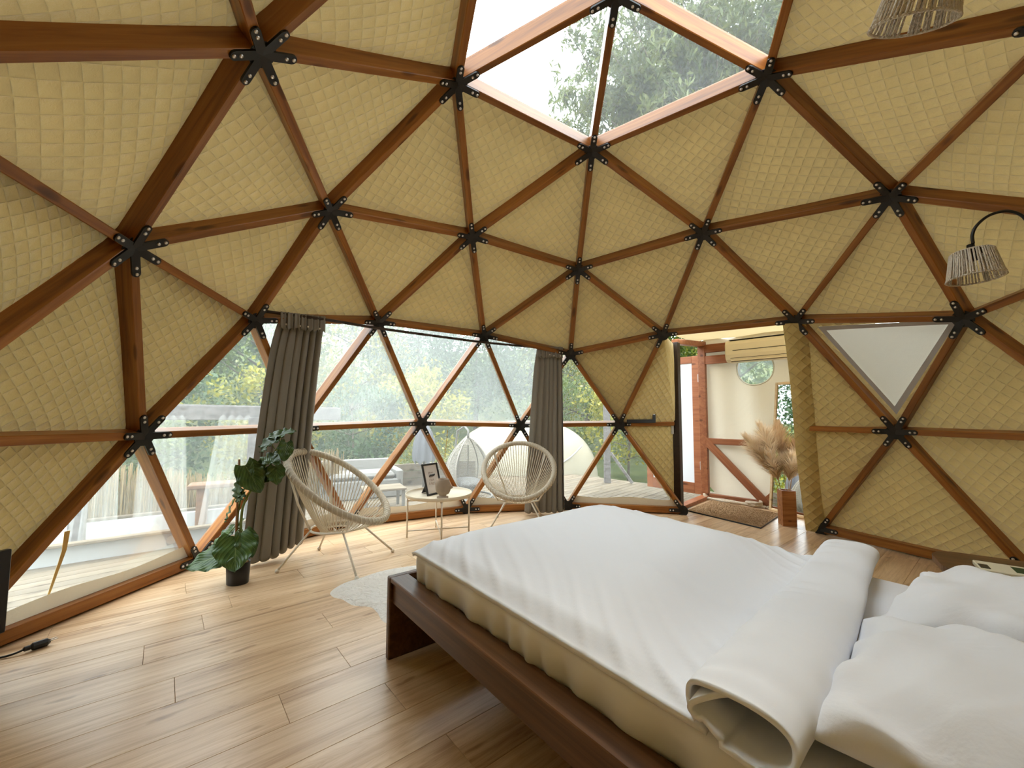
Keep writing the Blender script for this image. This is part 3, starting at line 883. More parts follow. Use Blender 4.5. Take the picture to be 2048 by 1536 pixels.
# doormat
dm = thing('doormat', 'brown coir doormat on the porch floor', 'doormat')
m4 = [Vector((1.60, 2.66, 0)), Vector((2.218, 3.715, 0)), Vector((2.674, 2.924, 0)), Vector((2.059, 2.309, 0))]
m4[0] = m4[1] + m4[3] - m4[2]
def mf(u, v):
    p = (m4[0].lerp(m4[3], u)).lerp(m4[1].lerp(m4[2], u), v); return p + Vector((0, 0, .0))
mb = MB(); mb.add([mf(0, 0), mf(1, 0), mf(1, 1), mf(0, 1)] + [mf(u, v) + Vector((0, 0, .014)) for u, v in ((.004, .004), (.996, .004), (.996, .996), (.004, .996))], [(3, 2, 1, 0), (4, 5, 6, 7), (0, 1, 5, 4), (1, 2, 6, 5), (2, 3, 7, 6), (3, 0, 4, 7)])
mb.build('backing', 'black', dm)
fu = MB()
for _ in range(9000):
    u, v = nrg.uniform(.008, .992, 2); p = mf(u, v); h = nrg.uniform(.004, .009); a = nrg.uniform(0, 6.28); dx, dy = .0035 * math.cos(a), .0035 * math.sin(a)
    lx, ly = nrg.normal(0, .003, 2)
    fu.add([(p.x - dx, p.y - dy, .0135), (p.x + dx, p.y + dy, .0135), (p.x + lx, p.y + ly, .0135 + h)], [(0, 1, 2)])
tag(fu.build('coir_pile', 'coir', dm, fix=False), kind='stuff')
mb = MB(); mb.add([mf(u, v) + Vector((0, 0, .0145)) for u, v in ((.006, .006), (.994, .006), (.994, .994), (.006, .994))], [(0, 1, 2, 3)]); mb.build('coir_base', 'coir', dm)

# rope lying along the wall
rp_ = thing('rope', 'thick jute rope looped on the floor against the porch wall', 'rope')
def wallp(s, d, z=.018): p = back(s, z, d); return p
pts = []
for k in range(60):
    a = k / 59
    if a < .38: s_ = .80 - a / .38 * .72; d = .13 + .02 * math.sin(a * 30)
    elif a < .55: t = (a - .38) / .17 * math.pi; s_ = .08 - .07 * math.sin(t); d = .13 - .05 * (1 - math.cos(t)) / 2 - .0
    else: s_ = .08 + (a - .55) / .45 * .66; d = .075 + .02 * math.sin(a * 25)
    pts.append(wallp(s_, d, .02 + (.05 if .40 < a < .53 else 0) * math.sin((a - .40) / .13 * math.pi)))
MB().tube(pts, .0165, 10).build('strand', 'rope', rp_, True)
pts = [wallp(.66 + .09 * math.sin(t * 6.28), .12 + .07 * math.cos(t * 6.28), .03 + .03 * t) for t in np.linspace(0, 1.4, 30)]
MB().tube(pts, .0155, 10).build('knot', 'rope', rp_, True)
mb = MB()
for k in range(60):
    s0 = wallp(.80 + nrg.uniform(-.05, .05), .13 + nrg.uniform(-.03, .03), .02); e_ = s0 + Vector((nrg.uniform(-.02, .09), nrg.uniform(-.09, .03), nrg.uniform(-.018, .02)))
    mb.tube([s0, (s0 + e_) / 2 + Vector((0, 0, .01)), e_], .0022, 4)
tag(mb.build('frayed_end', 'rope', rp_), kind='stuff')

# leaning mirror
mir = thing('mirror', 'tall pine framed mirror leaning in the porch behind the dried grass', 'mirror')
mb0, mb1 = Vector((2.69, 3.185, 0)), Vector((2.83, 2.70, 0))
mx_ = (mb1 - mb0).normalized(); hz = Vector((mx_.y, -mx_.x, 0)) * -1
if hz.dot(Vector((1, 0, 0))) < 0: hz = -hz
mz = (Vector((0, 0, 1)) * 1.0 + hz * .115).normalized()
my = mz.cross(mx_)
rotM = Matrix((mx_, my, mz)).transposed(); place(mir, rotM, mb0)
MWd, MH, FW = (mb1 - mb0).length, 1.64, .034
for nm_, c, s in (('frame_side', (FW / 2, 0, MH / 2), (FW, .03, MH)), ('frame_side', (MWd - FW / 2, 0, MH / 2), (FW, .03, MH)), ('frame_bottom', (MWd / 2, 0, FW / 2), (MWd - 2 * FW, .03, FW)), ('frame_top', (MWd / 2, 0, MH - FW / 2), (MWd - 2 * FW, .03, FW))):
    MB().box(c, s, None, .003).build(nm_, 'mirror_wood', mir)
MB().box((MWd / 2, 0, MH / 2), (MWd - 2 * FW + .008, .006, MH - 2 * FW + .008)).build('glass', 'mirror', mir)

# vase of pampas grass
vs_ = thing('wooden_vase', 'tall square wooden vase on the porch floor holding dried pampas', 'vase', (2.452, 2.475, 0), R(-12))
mb = MB(); w = .06
mb.box((-w, 0, .19), (.018, .138, .38), None, .002).box((w, 0, .19), (.018, .138, .38), None, .002).box((0, -w, .19), (.102, .018, .38)).box((0, w, .19), (.102, .018, .38)).box((0, 0, .012), (.11, .11, .02))
mb.build('body', 'vase_wood', vs_)
def pampas(label, top, bend, length, pale, seed, base):
    rg = np.random.default_rng(seed)
    t = thing('pampas_stem', label, 'dried grass', base, 0, 'dried pampas in the wooden vase')
    tip = Vector(top); b0 = Vector((0, 0, 0))
    ctrl = Vector((tip.x * .25, tip.y * .25, tip.z * .62))
    def P(s): return (b0 * (1 - s) ** 2 + ctrl * 2 * s * (1 - s) + tip * s * s)
    MB().tube([P(s) for s in np.linspace(0, .8, 12)], [.0035 - .0015 * s for s in np.linspace(0, 1, 12)], 5).build('stalk', 'straw', t, True)
    mb = MB(); s0 = 1 - length
    for k in range(1000):
        s = s0 + (1 - s0) * rg.random() ** .8; p = P(s); tg = (P(min(1, s + .02)) - P(s - .02)).normalized()
        f = (s - s0) / (1 - s0); rad = (.035 + .125 * math.sin(min(1, f * 1.15) * math.pi) ** .7) * rg.uniform(.5, 1.15)
        a = rg.uniform(0, 6.283); u = tg.orthogonal().normalized(); v = tg.cross(u)
        d = (u * math.cos(a) + v * math.sin(a)); L = rg.uniform(.07, .15)
        q1 = p + d * rad * .55 + tg * L * .45; q2 = p + d * rad * 1.25 + tg * L * .7 + Vector((0, 0, -.02 * rg.random())) + bend * .05
        wv = d.cross(tg) * .0022
        mb.add([p - wv, p + wv, q1 + wv * 1.6, q1 - wv * 1.6, q2], [(0, 1, 2, 3), (3, 2, 4)])
    tag(mb.build('plume', 'plume_pale' if pale else 'plume', t, fix=False), kind='stuff')
pb = Vector((2.452, 2.475, .02))
for k, (lab, top, ln, pale) in enumerate((
    ('pampas plume reaching furthest out towards the door', (-.34, .12, .90), .42, True),
    ('upright pampas plume, tallest on the door side', (-.20, .05, 1.02), .40, True),
    ('tall brown pampas plume standing against the mirror glass', (.02, .14, 1.03), .40, False),
    ('pale pampas plume drooping low at the front of the bunch', (-.02, -.14, .70), .40, True),
    ('drooping pampas plume low on the door side of the bunch', (-.17, -.03, .70), .40, True),
    ('reddish pampas plume next to the quilted flap', (.13, -.02, .90), .42, False),
    ('small pale pampas plume beside the flap', (.10, -.10, .78), .36, True))):
    pampas(lab, top, Vector(top).normalized(), ln, pale, 40 + k, pb + Vector((.012 * math.cos(k * 2.4), .012 * math.sin(k * 2.4), 0)))

# black latch bar on the strut beside the door
lb = thing('door_latch', 'black steel latch bar on the strut beside the entrance', 'latch')
S0 = V3[34]; e1 = (STUBS[0][1] - S0).normalized(); li = -VN[34] * .035
mb = MB().bar(S0 + e1 * .10 + li + Vector((0, 0, .045)), S0 + e1 * .50 + li + Vector((0, 0, .045)), .012, .045, UPV, .003)
mb.bar(S0 + e1 * .48 + li + Vector((0, 0, .04)), S0 + e1 * .48 + li + Vector((0, 0, .17)), .012, .042, e1, .003)
mb.build('bar', 'black', lb)
MB().bar(S0 + e1 * .48 + li * 1.22 + Vector((0, 0, .125)), S0 + e1 * .48 + li * 1.22 + Vector((0, 0, .155)), .004, .02, e1).build('catch', 'zinc', lb)

# ------------------------------------------------------------------ bed
BO, BA = Vector((-1.10, -.05, 0)), R(-51.8)
BLd = Vector((math.cos(BA), math.sin(BA), 0)); BNd = Vector((-BLd.y, BLd.x, 0))
bed = thing('bed_frame', 'dark walnut double bed frame with panel foot and ledge rails', 'bed', BO, BA)
BW, BL = 1.46, 2.02
MB().box((-.065, BW / 2, .20), (.035, BW + .19, .40), None, .005).build('foot_panel', 'bed_wood', bed)
MB().box((BL + .06, BW / 2, .30), (.04, BW + .19, .60), None, .005).build('headboard', 'bed_wood', bed)  # out of view, carried to the floor to keep light from under the bed
for y, nm_ in ((-.045, 'side_rail'), (BW + .045, 'side_rail')):
    sg = -1 if y < 0 else 1
    mb = MB().box((BL / 2 - .02, y, .388), (BL + .05, .095, .024), None, .003)
    hh_ = .105 if sg < 0 else .372  # far rail, unseen, deepened to the floor to darken the space under the bed
    mb.box((BL / 2 - .02, y + sg * .018, .3775 - hh_ / 2), (BL + .05, .03, hh_), None, .002)
    mb.build(nm_, 'bed_wood', bed)
for k in range(12):
    MB().box((.10 + k * .165, BW / 2, .36), (.09, BW - .02, .018)).build('slat', 'mirror_wood', bed)
mt = thing('mattress', 'thick mattress in a white sateen sheet on the dark bed frame', 'mattress', BO, BA)
def rbox(L0, L1, W0, W1, Z0, Z1, r, nl=40, nw=30, fn=None):
    """Rounded slab as a closed loft along x."""
    prof = []
    for (cy, cz, a0) in ((W1 - r, Z1 - r, 0), (W0 + r, Z1 - r, 90), (W0 + r, Z0 + r, 180), (W1 - r, Z0 + r, 270)):
        for k in range(6): a = R(a0 + 90 * k / 5); prof.append((cy + r * math.cos(a), cz + r * math.sin(a)))
    cy, cz = (W0 + W1) / 2, (Z0 + Z1) / 2
    xs = [(L0, .0)] + [(L0 + r * (1 - math.cos(R(t))), r * math.sin(R(t))) for t in (20, 45, 70)] + [(x, r) for x in np.linspace(L0 + r, L1 - r, nl)] + [(L1 - r * (1 - math.cos(R(t))), r * math.sin(R(t))) for t in (70, 45, 20)] + [(L1, .0)]
    n = len(prof); mb = MB(); vs = []
    for x, rr in xs:
        for (y, z) in prof:
            sy = (y - cy); sz = (z - cz); d = r - rr
            y2 = cy + math.copysign(max(0, abs(sy) - d), sy); z2 = cz + math.copysign(max(0, abs(sz) - d), sz)
            p = (x, y2, z2); vs.append(fn(p) if fn else p)
    fs = [tuple(range(n)), tuple((len(xs) - 1) * n + k for k in range(n))[::-1]]
    for i in range(len(xs) - 1):
        for k in range(n): fs.append((i * n + k, i * n + (k + 1) % n, (i + 1) * n + (k + 1) % n, (i + 1) * n + k))
    mb.add(vs, fs); return mb
def mwr(p):
    x, y, z = p
    side = max(0, 1 - abs(y) / .05) if y < .1 else 0
    if side: y += .010 * side * (math.sin(x * 46 + 3 * math.sin(x * 7)) * (1 - max(0, (z - .40) / .12)) + .6 * math.sin(x * 19))
    return (x, y, z)
rbox(0, BL, 0, BW, .372, .525, .045, 260, fn=mwr).build('sheet', 'sheet', mt, True)

# duvet
dv = thing('duvet', 'white cotton duvet spread over the bed and rolled back below the pillows', 'duvet', BO, BA)
def sm(a, b, x): t = min(1, max(0, (x - a) / (b - a))); return t * t * (3 - 2 * t)
def dz(x, y):
    ey = min(y + .004, BW + .05 - y); ex = x + .012
    puff = .080 * sm(0, .42, ey) * sm(-.02, .35, ex) + .030 * sm(0, .09, ey) * sm(0, .08, ex)
    puff *= 1 - .72 * sm(1.1, 1.42, x + .15 * y / BW)
    z = .536 + puff
    z += .022 * math.exp(-((x - .28) / .22) ** 2 - ((y - 1.05) / .3) ** 2)
    z += .006 * math.sin(x * 5 + y * 3) * sm(.0, .3, ey)
    # pulled creases along the near edge
    k = math.exp(-max(0, ey) / .20)
    z += .019 * k * (max(0, math.sin((x * 1.0 + y * 1.5) * 38 + 2 * math.sin(x * 6))) ** 2) * sm(0, .06, ey) * (.35 + .65 * math.sin(x * 3.0 + .5) ** 2)
    z += .005 * math.exp(-((y - .75 - .25 * math.sin(x * 4)) / .04) ** 2) * sm(.2, .5, x)
    return z
NX, NY = 150, 130
def dtop(u, v):
    x = .004 + u * (1.514 - .15 * v); y = -.004 + v * (BW + .054)
    if v < .06: t = 1 - v / .06; z = dz(x, y) - .006 * t ** 1.6
    elif v > .95: t = (v - .95) / .05; z = dz(x, y) - .06 * t ** 1.5
    else: z = dz(x, y)
    if u < .03: z -= .012 * (1 - u / .03) ** 2
    return (x, y, z)
mb = MB(); mb.grid(dtop, NX, NY); top = mb.build('cover', 'duvet', dv, True)
md = top.modifiers.new('thick', 'SOLIDIFY'); md.thickness = .018; md.offset = -1
# rolled back band: a spiral profile swept across the bed
def spow(v, e): return math.copysign(abs(v) ** e, v)
def roll_pt(u, t):
    y = -.03 + u * (BW + .09)
    xc = 1.592 - .152 * u + .012 * math.sin(u * 5); wd = .108 + .008 * math.sin(u * 4 + 1); ht = .047 + .006 * math.sin(u * 6)
    # outer layer from under the front edge over the top and round the back, then an inner layer folded inside it
    a = math.pi * 1.28 - t * math.pi * 2.75
    rr = 1.0 if t < .60 else 1.0 - min(1, (t - .60) / .12) * .24 - max(0, t - .72) * .35
    fx = wd * rr * spow(math.cos(a), .72); fz = ht * rr * spow(math.sin(a), .85)
    if t > .66: fz += .010 * math.sin(a * 2.3); fx += .012 * math.sin(t * 21)
    px = xc + fx; pz_ = .545 + ht + fz + .05 * fx
    wr_ = .0045 * math.sin(y * 13 + t * 9 + 2 * math.sin(y * 5)) + .005 * math.exp(-u / .12) * math.sin(y * 60 + t * 17) + .006 * math.exp(-((fx + wd * .75) / .05) ** 2) * math.sin(y * 44 + 3 * math.sin(y * 9))
    top_ = max(0, math.sin(a))
    sag = -.016 * math.exp(-((u - .60) / .16) ** 2) * top_ + .008 * math.exp(-((u - .42) / .07) ** 2) * top_
    if u < .07: y += (1 - u / .07) * (.022 * math.sin(t * 7 + .6) + .010 * math.sin(t * 19))
    return (px + wr_ * .5, y, max(.534, pz_ + wr_ * (1 if pz_ > .57 else .3) + sag))
mb = MB(); mb.grid(lambda u, v: roll_pt(v, u), 90, 170); ro = mb.build('rolled_hem', 'duvet', dv, True)
md = ro.modifiers.new('thick', 'SOLIDIFY'); md.thickness = .011; md.offset = 0

# pillows
def pillow(label, cx, cy, lx, ly, h, z0, rz, tilt, seed):
    o = thing('pillow', label, 'pillow', BO + BLd * cx + BNd * cy + Vector((0, 0, z0)), BA + rz, 'bed pillows')
    o.rotation_euler = (0, tilt, BA + rz)
    rg = random.Random(seed); ph = [rg.uniform(0, 6.28) for _ in range(8)]
    n = 46; vs = []; fs = []
    def pt(i, j, sgn):
        u, v = i / n * 2 - 1, j / n * 2 - 1
        # pinched outline with pointed corners
        k = 1 - .075 * (1 - u * u) * abs(v) ** 3; k2 = 1 - .085 * (1 - v * v) * abs(u) ** 3
        x = u * lx / 2 * k2; y = v * ly / 2 * k
        prof = max(0, (1 - abs(u) ** 3.0)) ** .56 * max(0, (1 - abs(v) ** 3.0)) ** .56
        z = sgn * h / 2 * prof
        if sgn > 0:
            e = 1 - max(abs(u), abs(v))
            z += .024 * math.exp(-e / .30) * prof ** .3 * (math.sin(u * 9 + ph[0] + 2 * math.sin(v * 4 + ph[1])) + .7 * math.sin(v * 12 + ph[2] + u * 3))
            z += .008 * math.sin(u * 4 + v * 5 + ph[3]) * prof + .0035 * max(0, math.sin(u * 13 - v * 9 + ph[4] + 2 * math.sin(v * 4))) ** 2 * prof
        return (x, y, z)
    for sgn in (1, -1):
        for j in range(n + 1):
            for i in range(n + 1): vs.append(pt(i, j, sgn))
    w = n + 1
    for j in range(n):
        for i in range(n):
            fs.append((j * w + i, j * w + i + 1, (j + 1) * w + i + 1, (j + 1) * w + i)); o2 = w * w
            fs.append((o2 + j * w + i, o2 + (j + 1) * w + i, o2 + (j + 1) * w + i + 1, o2 + j * w + i + 1))
    me = bpy.data.meshes.new('case'); me.from_pydata(vs, [], fs)
    import bmesh
    bm = bmesh.new(); bm.from_mesh(me); bmesh.ops.remove_doubles(bm, verts=bm.verts, dist=1e-5); bm.to_mesh(me); bm.free()
    obj('case', me, 'pillow', o, True)
    return o
pillow('nearer white pillow, in front of the other one', 1.915, .42, .52, .70, .165, .612, R(4), R(-5), 3)
pillow('further white pillow, on the wall side of the bed', 1.925, 1.08, .50, .66, .165, .612, R(-3), R(-5), 5)

# ------------------------------------------------------------------ bedside table with booklet
bs = thing('bedside_table', 'brown round-cornered bedside table between bed and quilted wall', 'bedside table', (1.70, -.33, -.0), R(-35))
def rr_poly(hx, hy, r, n=8):
    out = []
    for (cx, cy, a0) in ((hx - r, hy - r, 0), (-hx + r, hy - r, 90), (-hx + r, -hy + r, 180), (hx - r, -hy + r, 270)):
        for k in range(n + 1): a = R(a0 + 90 * k / n); out.append((cx + r * math.cos(a), cy + r * math.sin(a)))
    return out
MB().prism(rr_poly(.30, .20, .12), .50, .53).build('table_top', 'bed_wood', bs)
MB().prism(rr_poly(.27, .17, .10), .20, .50).build('body', 'bed_wood', bs)
for sx in (-1, 1):
    for sy in (-1, 1): MB().box((sx * .2, sy * .1, .10), (.035, .035, .20)).build('leg', 'bed_wood', bs)
bk = thing('booklet', 'cream booklet with a black corner on the bedside table', 'booklet', (1.60, -.36, .532), R(-38))
MB().box((0, 0, .010), (.24, .15, .02), None, .003).build('pages', 'booklet', bk)
MB().box((-.10, -.02, .021), (.03, .06, .003)).build('black_corner', 'black', bk)
MB().box((.04, .0, .0207), (.10, .09, .001)).build('cover_print', 'leaf_c', bk)

# ------------------------------------------------------------------ string chairs
def cchair(label, loc, rz, sc=1.0):
    t = thing('string_chair', label, 'chair', loc, rz, 'cream string lounge chairs by the window')
    # ring: back at -x, front at +x
    def ring(a):
        c, s = math.cos(a), math.sin(a)
        x = .377 * c
        y = .40 * s * (1 - .04 * c)
        z = .625 - .264 * c
        return Vector((x, y, z))
    n = 72; pts = [ring(2 * math.pi * k / n) for k in range(n)]
    MB().tube(pts, .0265, 10, closed=True).build('rim', 'wrap', t, True)
    # cords from the rim to the seat ring
    def low(a): return Vector((-.02 + .115 * math.cos(a), .115 * math.sin(a), .262))
    mb = MB(); N = 74
    for k in range(N):
        a = 2 * math.pi * (k + .5) / N
        p = ring(a); q = low(a); mid = p.lerp(q, .55); ctr = Vector((0, 0, .62)); 
        dirv = (mid - Vector((-.02, 0, mid.z))); mid = mid + Vector((dirv.x, dirv.y, 0)) * .10 - Vector((0, 0, .03))
        path = []
        for s in np.linspace(0, 1, 7): path.append(p * (1 - s) ** 2 + mid * 2 * s * (1 - s) + q * s * s)
        mb.tube(path, .0038, 5)
        # wrap of the cord over the rim
        nrm = (p - Vector((0, 0, p.z))).normalized()
        mb.tube([p + (nrm * math.cos(b) + Vector((0, 0, 1)) * math.sin(b)) * .0285 for b in np.linspace(0, 2 * math.pi, 9)], .0042, 4, cap=False)
    tag(mb.build('cords', 'cord', t, True), kind='stuff')
    mb = MB(); mb.tube([low(2 * math.pi * k / 24) for k in range(24)], .008, 6, closed=True)
    for a in (45, 135): mb.tube([low(R(a)), Vector((-.02, 0, .25)), low(R(a + 180))], .005, 6)
    mb.build('seat_ring', 'cord', t, True)
    # leg frame
    fr = MB(); hoop = [Vector((-.02 + .19 * math.cos(2 * math.pi * k / 28), .20 * math.sin(2 * math.pi * k / 28), .285)) for k in range(28)]
    fr.tube(hoop, .009, 8, closed=True); fr.build('leg_hoop', 'white_steel', t, True)
    for (sx, sy) in ((1, 1), (1, -1), (-1, 1), (-1, -1)):
        a = math.atan2(sy * .7, sx * .75)
        p = Vector((-.02 + .19 * math.cos(a), .20 * math.sin(a), .285))
        q = Vector((.335 if sx > 0 else -.335, sy * (.31 if sx > 0 else .27), .014))
        rm = ring(math.atan2(sy * 1.0, sx * .9))
        lg = MB().tube([p, q], .0085, 8).build('leg', 'white_steel', t, True)
        MB().tube([p, p.lerp(rm, .55) + Vector((0, 0, -.06)), rm - Vector((0, 0, .012))], .0085, 8).build('stay', 'white_steel', t, True)
        MB().sphere(q, .016, 10, 8).build('foot_ball', 'white_steel', lg, True)
    t.scale = (sc, sc, sc); return t
cchair('cream string lounge chair beside the potted plant', (-2.015, 1.272, 0), R(-8))
cchair('cream string lounge chair in front of the far curtain', (-.517, 2.42, 0), R(-93), .97)

# ------------------------------------------------------------------ tray table with its things
tb = thing('side_table', 'cream metal tray table between the two string chairs', 'table', (-1.325, 2.03, 0), R(15))
TR, TZ = .325, .405
mb = MB().lathe([(0.0, TZ - .012), (TR - .01, TZ - .012), (TR, TZ - .006), (TR + .004, TZ + .022), (TR, TZ + .024), (TR - .004, TZ + .018), (TR - .012, TZ), (0.0, TZ)], 56)
mb.build('tray', 'tray', tb, True)
for k in range(4):
    a = math.pi / 2 * k; MB().tube([(.305 * math.cos(a), .305 * math.sin(a), TZ - .01), (.305 * math.cos(a), .305 * math.sin(a), .003)], .008, 8).build('leg', 'white_steel', tb, True)
for k in range(2):
    a = math.pi / 2 * k
    for z in (.065, TZ - .05):
        MB().tube([(.305 * math.cos(a), .305 * math.sin(a), z + (.012 if k else 0)), (-.305 * math.cos(a), -.305 * math.sin(a), z + (.012 if k else 0))], .0065, 8).build('cross_bar', 'white_steel', tb, True)

pf = thing('picture_frame', 'black framed print standing on the tray table', 'picture frame', (-1.385, 2.03, TZ), R(56))
FWd, FHt = .215, .315
pf_t = bpy.data.objects.new('panel', None); COL.objects.link(pf_t); pf_t.parent = pf; pf_t.rotation_euler = (R(-17), 0, 0); pf_t.location = (0, -.03, 0.001)
bw_ = .018
for c, s in (((-FWd / 2 + bw_ / 2, 0, FHt / 2), (bw_, .016, FHt)), ((FWd / 2 - bw_ / 2, 0, FHt / 2), (bw_, .016, FHt)), ((0, 0, bw_ / 2), (FWd - 2 * bw_, .016, bw_)), ((0, 0, FHt - bw_ / 2), (FWd - 2 * bw_, .016, bw_))):
    MB().box(c, s, None, .002).build('frame_bar', 'black', pf_t)
MB().box((0, .002, FHt / 2), (FWd - 2 * bw_ + .004, .004, FHt - 2 * bw_ + .004)).build('print', 'paper', pf_t)
MB().box((0, .007, FHt / 2), (FWd - bw_, .004, FHt - bw_)).build('backing_board', 'black', pf_t)
ink = MB(); ir = random.Random(4)
for z, n_, h_, w_ in ((.222, 5, .013, .010), (.178, 3, .020, .013), (.148, 4, .020, .013), (.112, 5, .024, .014)):
    x = -n_ * w_ * .62
    for k in range(n_):
        for _ in range(2):
            a = ir.choice((0, 0, 90, 30, -30)); L_ = h_ * (1 if a != 90 else .6)
            cx = x + ir.uniform(-.3, .3) * w_; cz = z + ir.uniform(-.3, .3) * h_ * .5
            d = Vector((math.sin(R(a)), 0, math.cos(R(a)))) * L_ * .5
            ink.bar(Vector((cx, -.001, cz)) - d, Vector((cx, -.001, cz)) + d, .002, .002, (0, 1, 0))
        x += w_ * 1.25
tag(ink.build('lettering', 'ink', pf_t), kind='stuff')
MB().bar((0, .01, .20), (0, .125, .004), .07, .005, (0, 1, 1)).build('easel_back', 'black', pf)

hv = thing('head_vase', 'small clay vase shaped like a head on the tray table', 'vase', (-1.26, 1.855, TZ), R(-8))
def face(p, a):
    x, y, z = p; r = math.hypot(x, y)
    if r < 1e-4: return p
    f = max(0, math.cos(a)) ** 3          # face towards +x
    d = 0
    d += .030 * math.exp(-((z - .102) / .017) ** 2) * math.exp(-(a_(a) / .20) ** 2)      # nose
    d += .007 * math.exp(-((z - .125) / .02) ** 2) * math.exp(-(a_(a) / .16) ** 2)
    d -= .010 * math.exp(-((z - .121) / .011) ** 2) * (math.exp(-((abs(a_(a)) - .42) / .17) ** 2))    # eyes
    d += .010 * math.exp(-((z - .074) / .006) ** 2) * math.exp(-(a_(a) / .26) ** 2)      # lips
    d += .009 * math.exp(-((z - .062) / .006) ** 2) * math.exp(-(a_(a) / .24) ** 2)
    d += .014 * math.exp(-((z - .044) / .012) ** 2) * math.exp(-(a_(a) / .45) ** 2)      # chin
    k = (r + d) / r
    return (x * k, y * k, z)
def a_(a): return (a + math.pi) % (2 * math.pi) - math.pi
prof = [(0, 0), (.052, 0), (.056, .006), (.054, .014), (.036, .020), (.032, .028), (.042, .038), (.056, .052), (.064, .066), (.068, .082), (.070, .1), (.071, .12), (.070, .14), (.067, .158), (.062, .172), (.057, .180), (.052, .180), (.049, .172), (.046, .15), (.0, .14)]
pr2 = []
for i in range(len(prof) - 1):
    for k in range(4): t = k / 4; pr2.append((prof[i][0] * (1 - t) + prof[i + 1][0] * t, prof[i][1] * (1 - t) + prof[i + 1][1] * t))
MB().lathe(pr2, 64, fn=face).build('clay_body', 'ceramic', hv, True)

# ------------------------------------------------------------------ curtains and their track
rod = thing('curtain_rail', 'dark curtain rail bent along the window band', 'curtain rail')
rp = [(-2.565, 1.02, 2.02), (-2.40, 1.135, 2.015), (-2.183, 1.25, 2.005), (-1.821, 1.60, 2.0), (-1.244, 2.084, 2.0), (-.897, 2.357, 2.0), (-.298, 2.67, 1.995), (.03, 2.76, 1.985)]
def cr(P_, t):
    n = len(P_) - 1; s = min(int(t * n), n - 1); u = t * n - s
    p0, p1, p2, p3 = [Vector(P_[max(0, min(n, s + k))]) for k in (-1, 0, 1, 2)]
    return .5 * ((2 * p1) + (p2 - p0) * u + (2 * p0 - 5 * p1 + 4 * p2 - p3) * u * u + (3 * p1 - p0 - 3 * p2 + p3) * u ** 3)
MB().tube([cr(rp, t) for t in np.linspace(0, 1, 60)], .013, 8).build('rail', 'strut_dark', rod, True)
for t in (.02, .44, .72, .99):
    p = cr(rp, t); q = p + Vector((p.x, p.y, 0)).normalized() * .1 + Vector((0, 0, .03)); MB().tube([p, q], .007, 6).build('bracket', 'black', rod, True)
def curtain(label, A0, A1, B0, B1, ztop, zbot, folds, amp, seed, hem=None, bow=.8):
    t = thing('curtain', label, 'curtain', (0, 0, 0), 0, 'grey linen curtains')
    A0, A1, B0, B1 = [Vector(p) for p in (A0, A1, B0, B1)]
    rg = random.Random(seed); ph = rg.uniform(0, 6)
    nrm = Vector((-(A1 - A0).y, (A1 - A0).x, 0)).normalized()
    def f(u, v):
        k = v ** bow
        p = A0.lerp(A1, u).lerp(B0.lerp(B1, u), k)
        w = math.sin(u * folds * 2 * math.pi + ph + .9 * math.sin(u * 5 + ph) + .5 * v * math.sin(u * 9))
        w2 = math.sin(u * folds * 3.7 * math.pi + ph * 2)
        am = amp * (.35 + .65 * sm(0, .12, v)) * (1 + .3 * v)
        p = p + nrm * (am * w + am * .35 * w2) + (A1 - A0).normalized() * am * .6 * math.cos(u * folds * 2 * math.pi + ph)
        z = ztop * (1 - v) + (zbot + .018 * math.sin(u * folds * 6.28 + ph) + (hem(u) if hem else 0)) * v
        return Vector((p.x, p.y, z))
    mb = MB(); mb.grid(f, 150, 60); c = mb.build('drape', 'curtain', t, True)
    c.modifiers.new('thick', 'SOLIDIFY').thickness = .003
    # gathered header band with small rings
    def hf(u, v):
        q = f(u, 0); return Vector((q.x, q.y, 0)) + nrm * (-.02 + .006 * math.sin(u * folds * 12.5 + ph)) + Vector((0, 0, ztop + .045 - v * .13 + .01 * math.sin(u * folds * 8) * v))
    mb = MB(); mb.grid(hf, 120, 6); h = mb.build('header_band', 'curtain', t, True); h.modifiers.new('thick', 'SOLIDIFY').thickness = .003
    mb = MB()
    for u in (.12, .45, .62, .88): q = hf(u, .78) - nrm * .006; mb.sphere(q, .008, 8, 6)
    tag(mb.build('eyelets', 'white_steel', t, True), kind='stuff')
    return t
curtain('grey linen curtain hanging behind the potted plant', (-2.47, 1.10, 0), (-2.18, 1.27, 0), (-2.72, 1.15, 0), (-2.42, 1.50, 0), 1.985, .03, 7.0, .027, 3, lambda u: .07 * sm(.45, .9, u), .62)
curtain('grey linen curtain hanging behind the far string chair', (-.30, 2.68, 0), (.01, 2.74, 0), (-.42, 2.92, 0), (.06, 2.97, 0), 1.965, .03, 6.0, .026, 9)

# ------------------------------------------------------------------ potted plant
pl = thing('potted_plant', 'tall leafy climbing plant on a stake in a black pot', 'plant', (-2.56, .86, 0))
def oval(p, a): return (p[0] * 1.0, p[1] * .82, p[2])
MB().lathe([(0, 0), (.070, 0), (.073, .004), (.080, .150), (.078, .152), (.074, .150), (.072, .135), (0, .135)], 36, fn=oval).build('pot', 'pot', pl, True)
mb = MB().lathe([(0, .137), (.03, .145), (.055, .142), (.0725, .134)], 24, fn=oval)
for _ in range(120):
    a, r = nrg.uniform(0, 6.28), .066 * math.sqrt(nrg.random()); mb.sphere((r * math.cos(a), .82 * r * math.sin(a), .143), nrg.uniform(.004, .008), 5, 4)
mb.build('soil', 'straw', pl)
MB().tube([(-.02, -.01, .12), (-.022, -.01, .88)], .0075, 8).build('stake', 'bamboo', pl, True)
st1 = [(.0, .0, .13), (.0, .01, .30), (.005, .0, .45), (.02, .0, .56), (.06, .02, .66), (.12, .03, .78), (.18, .05, .90), (.24, .06, 1.0)]
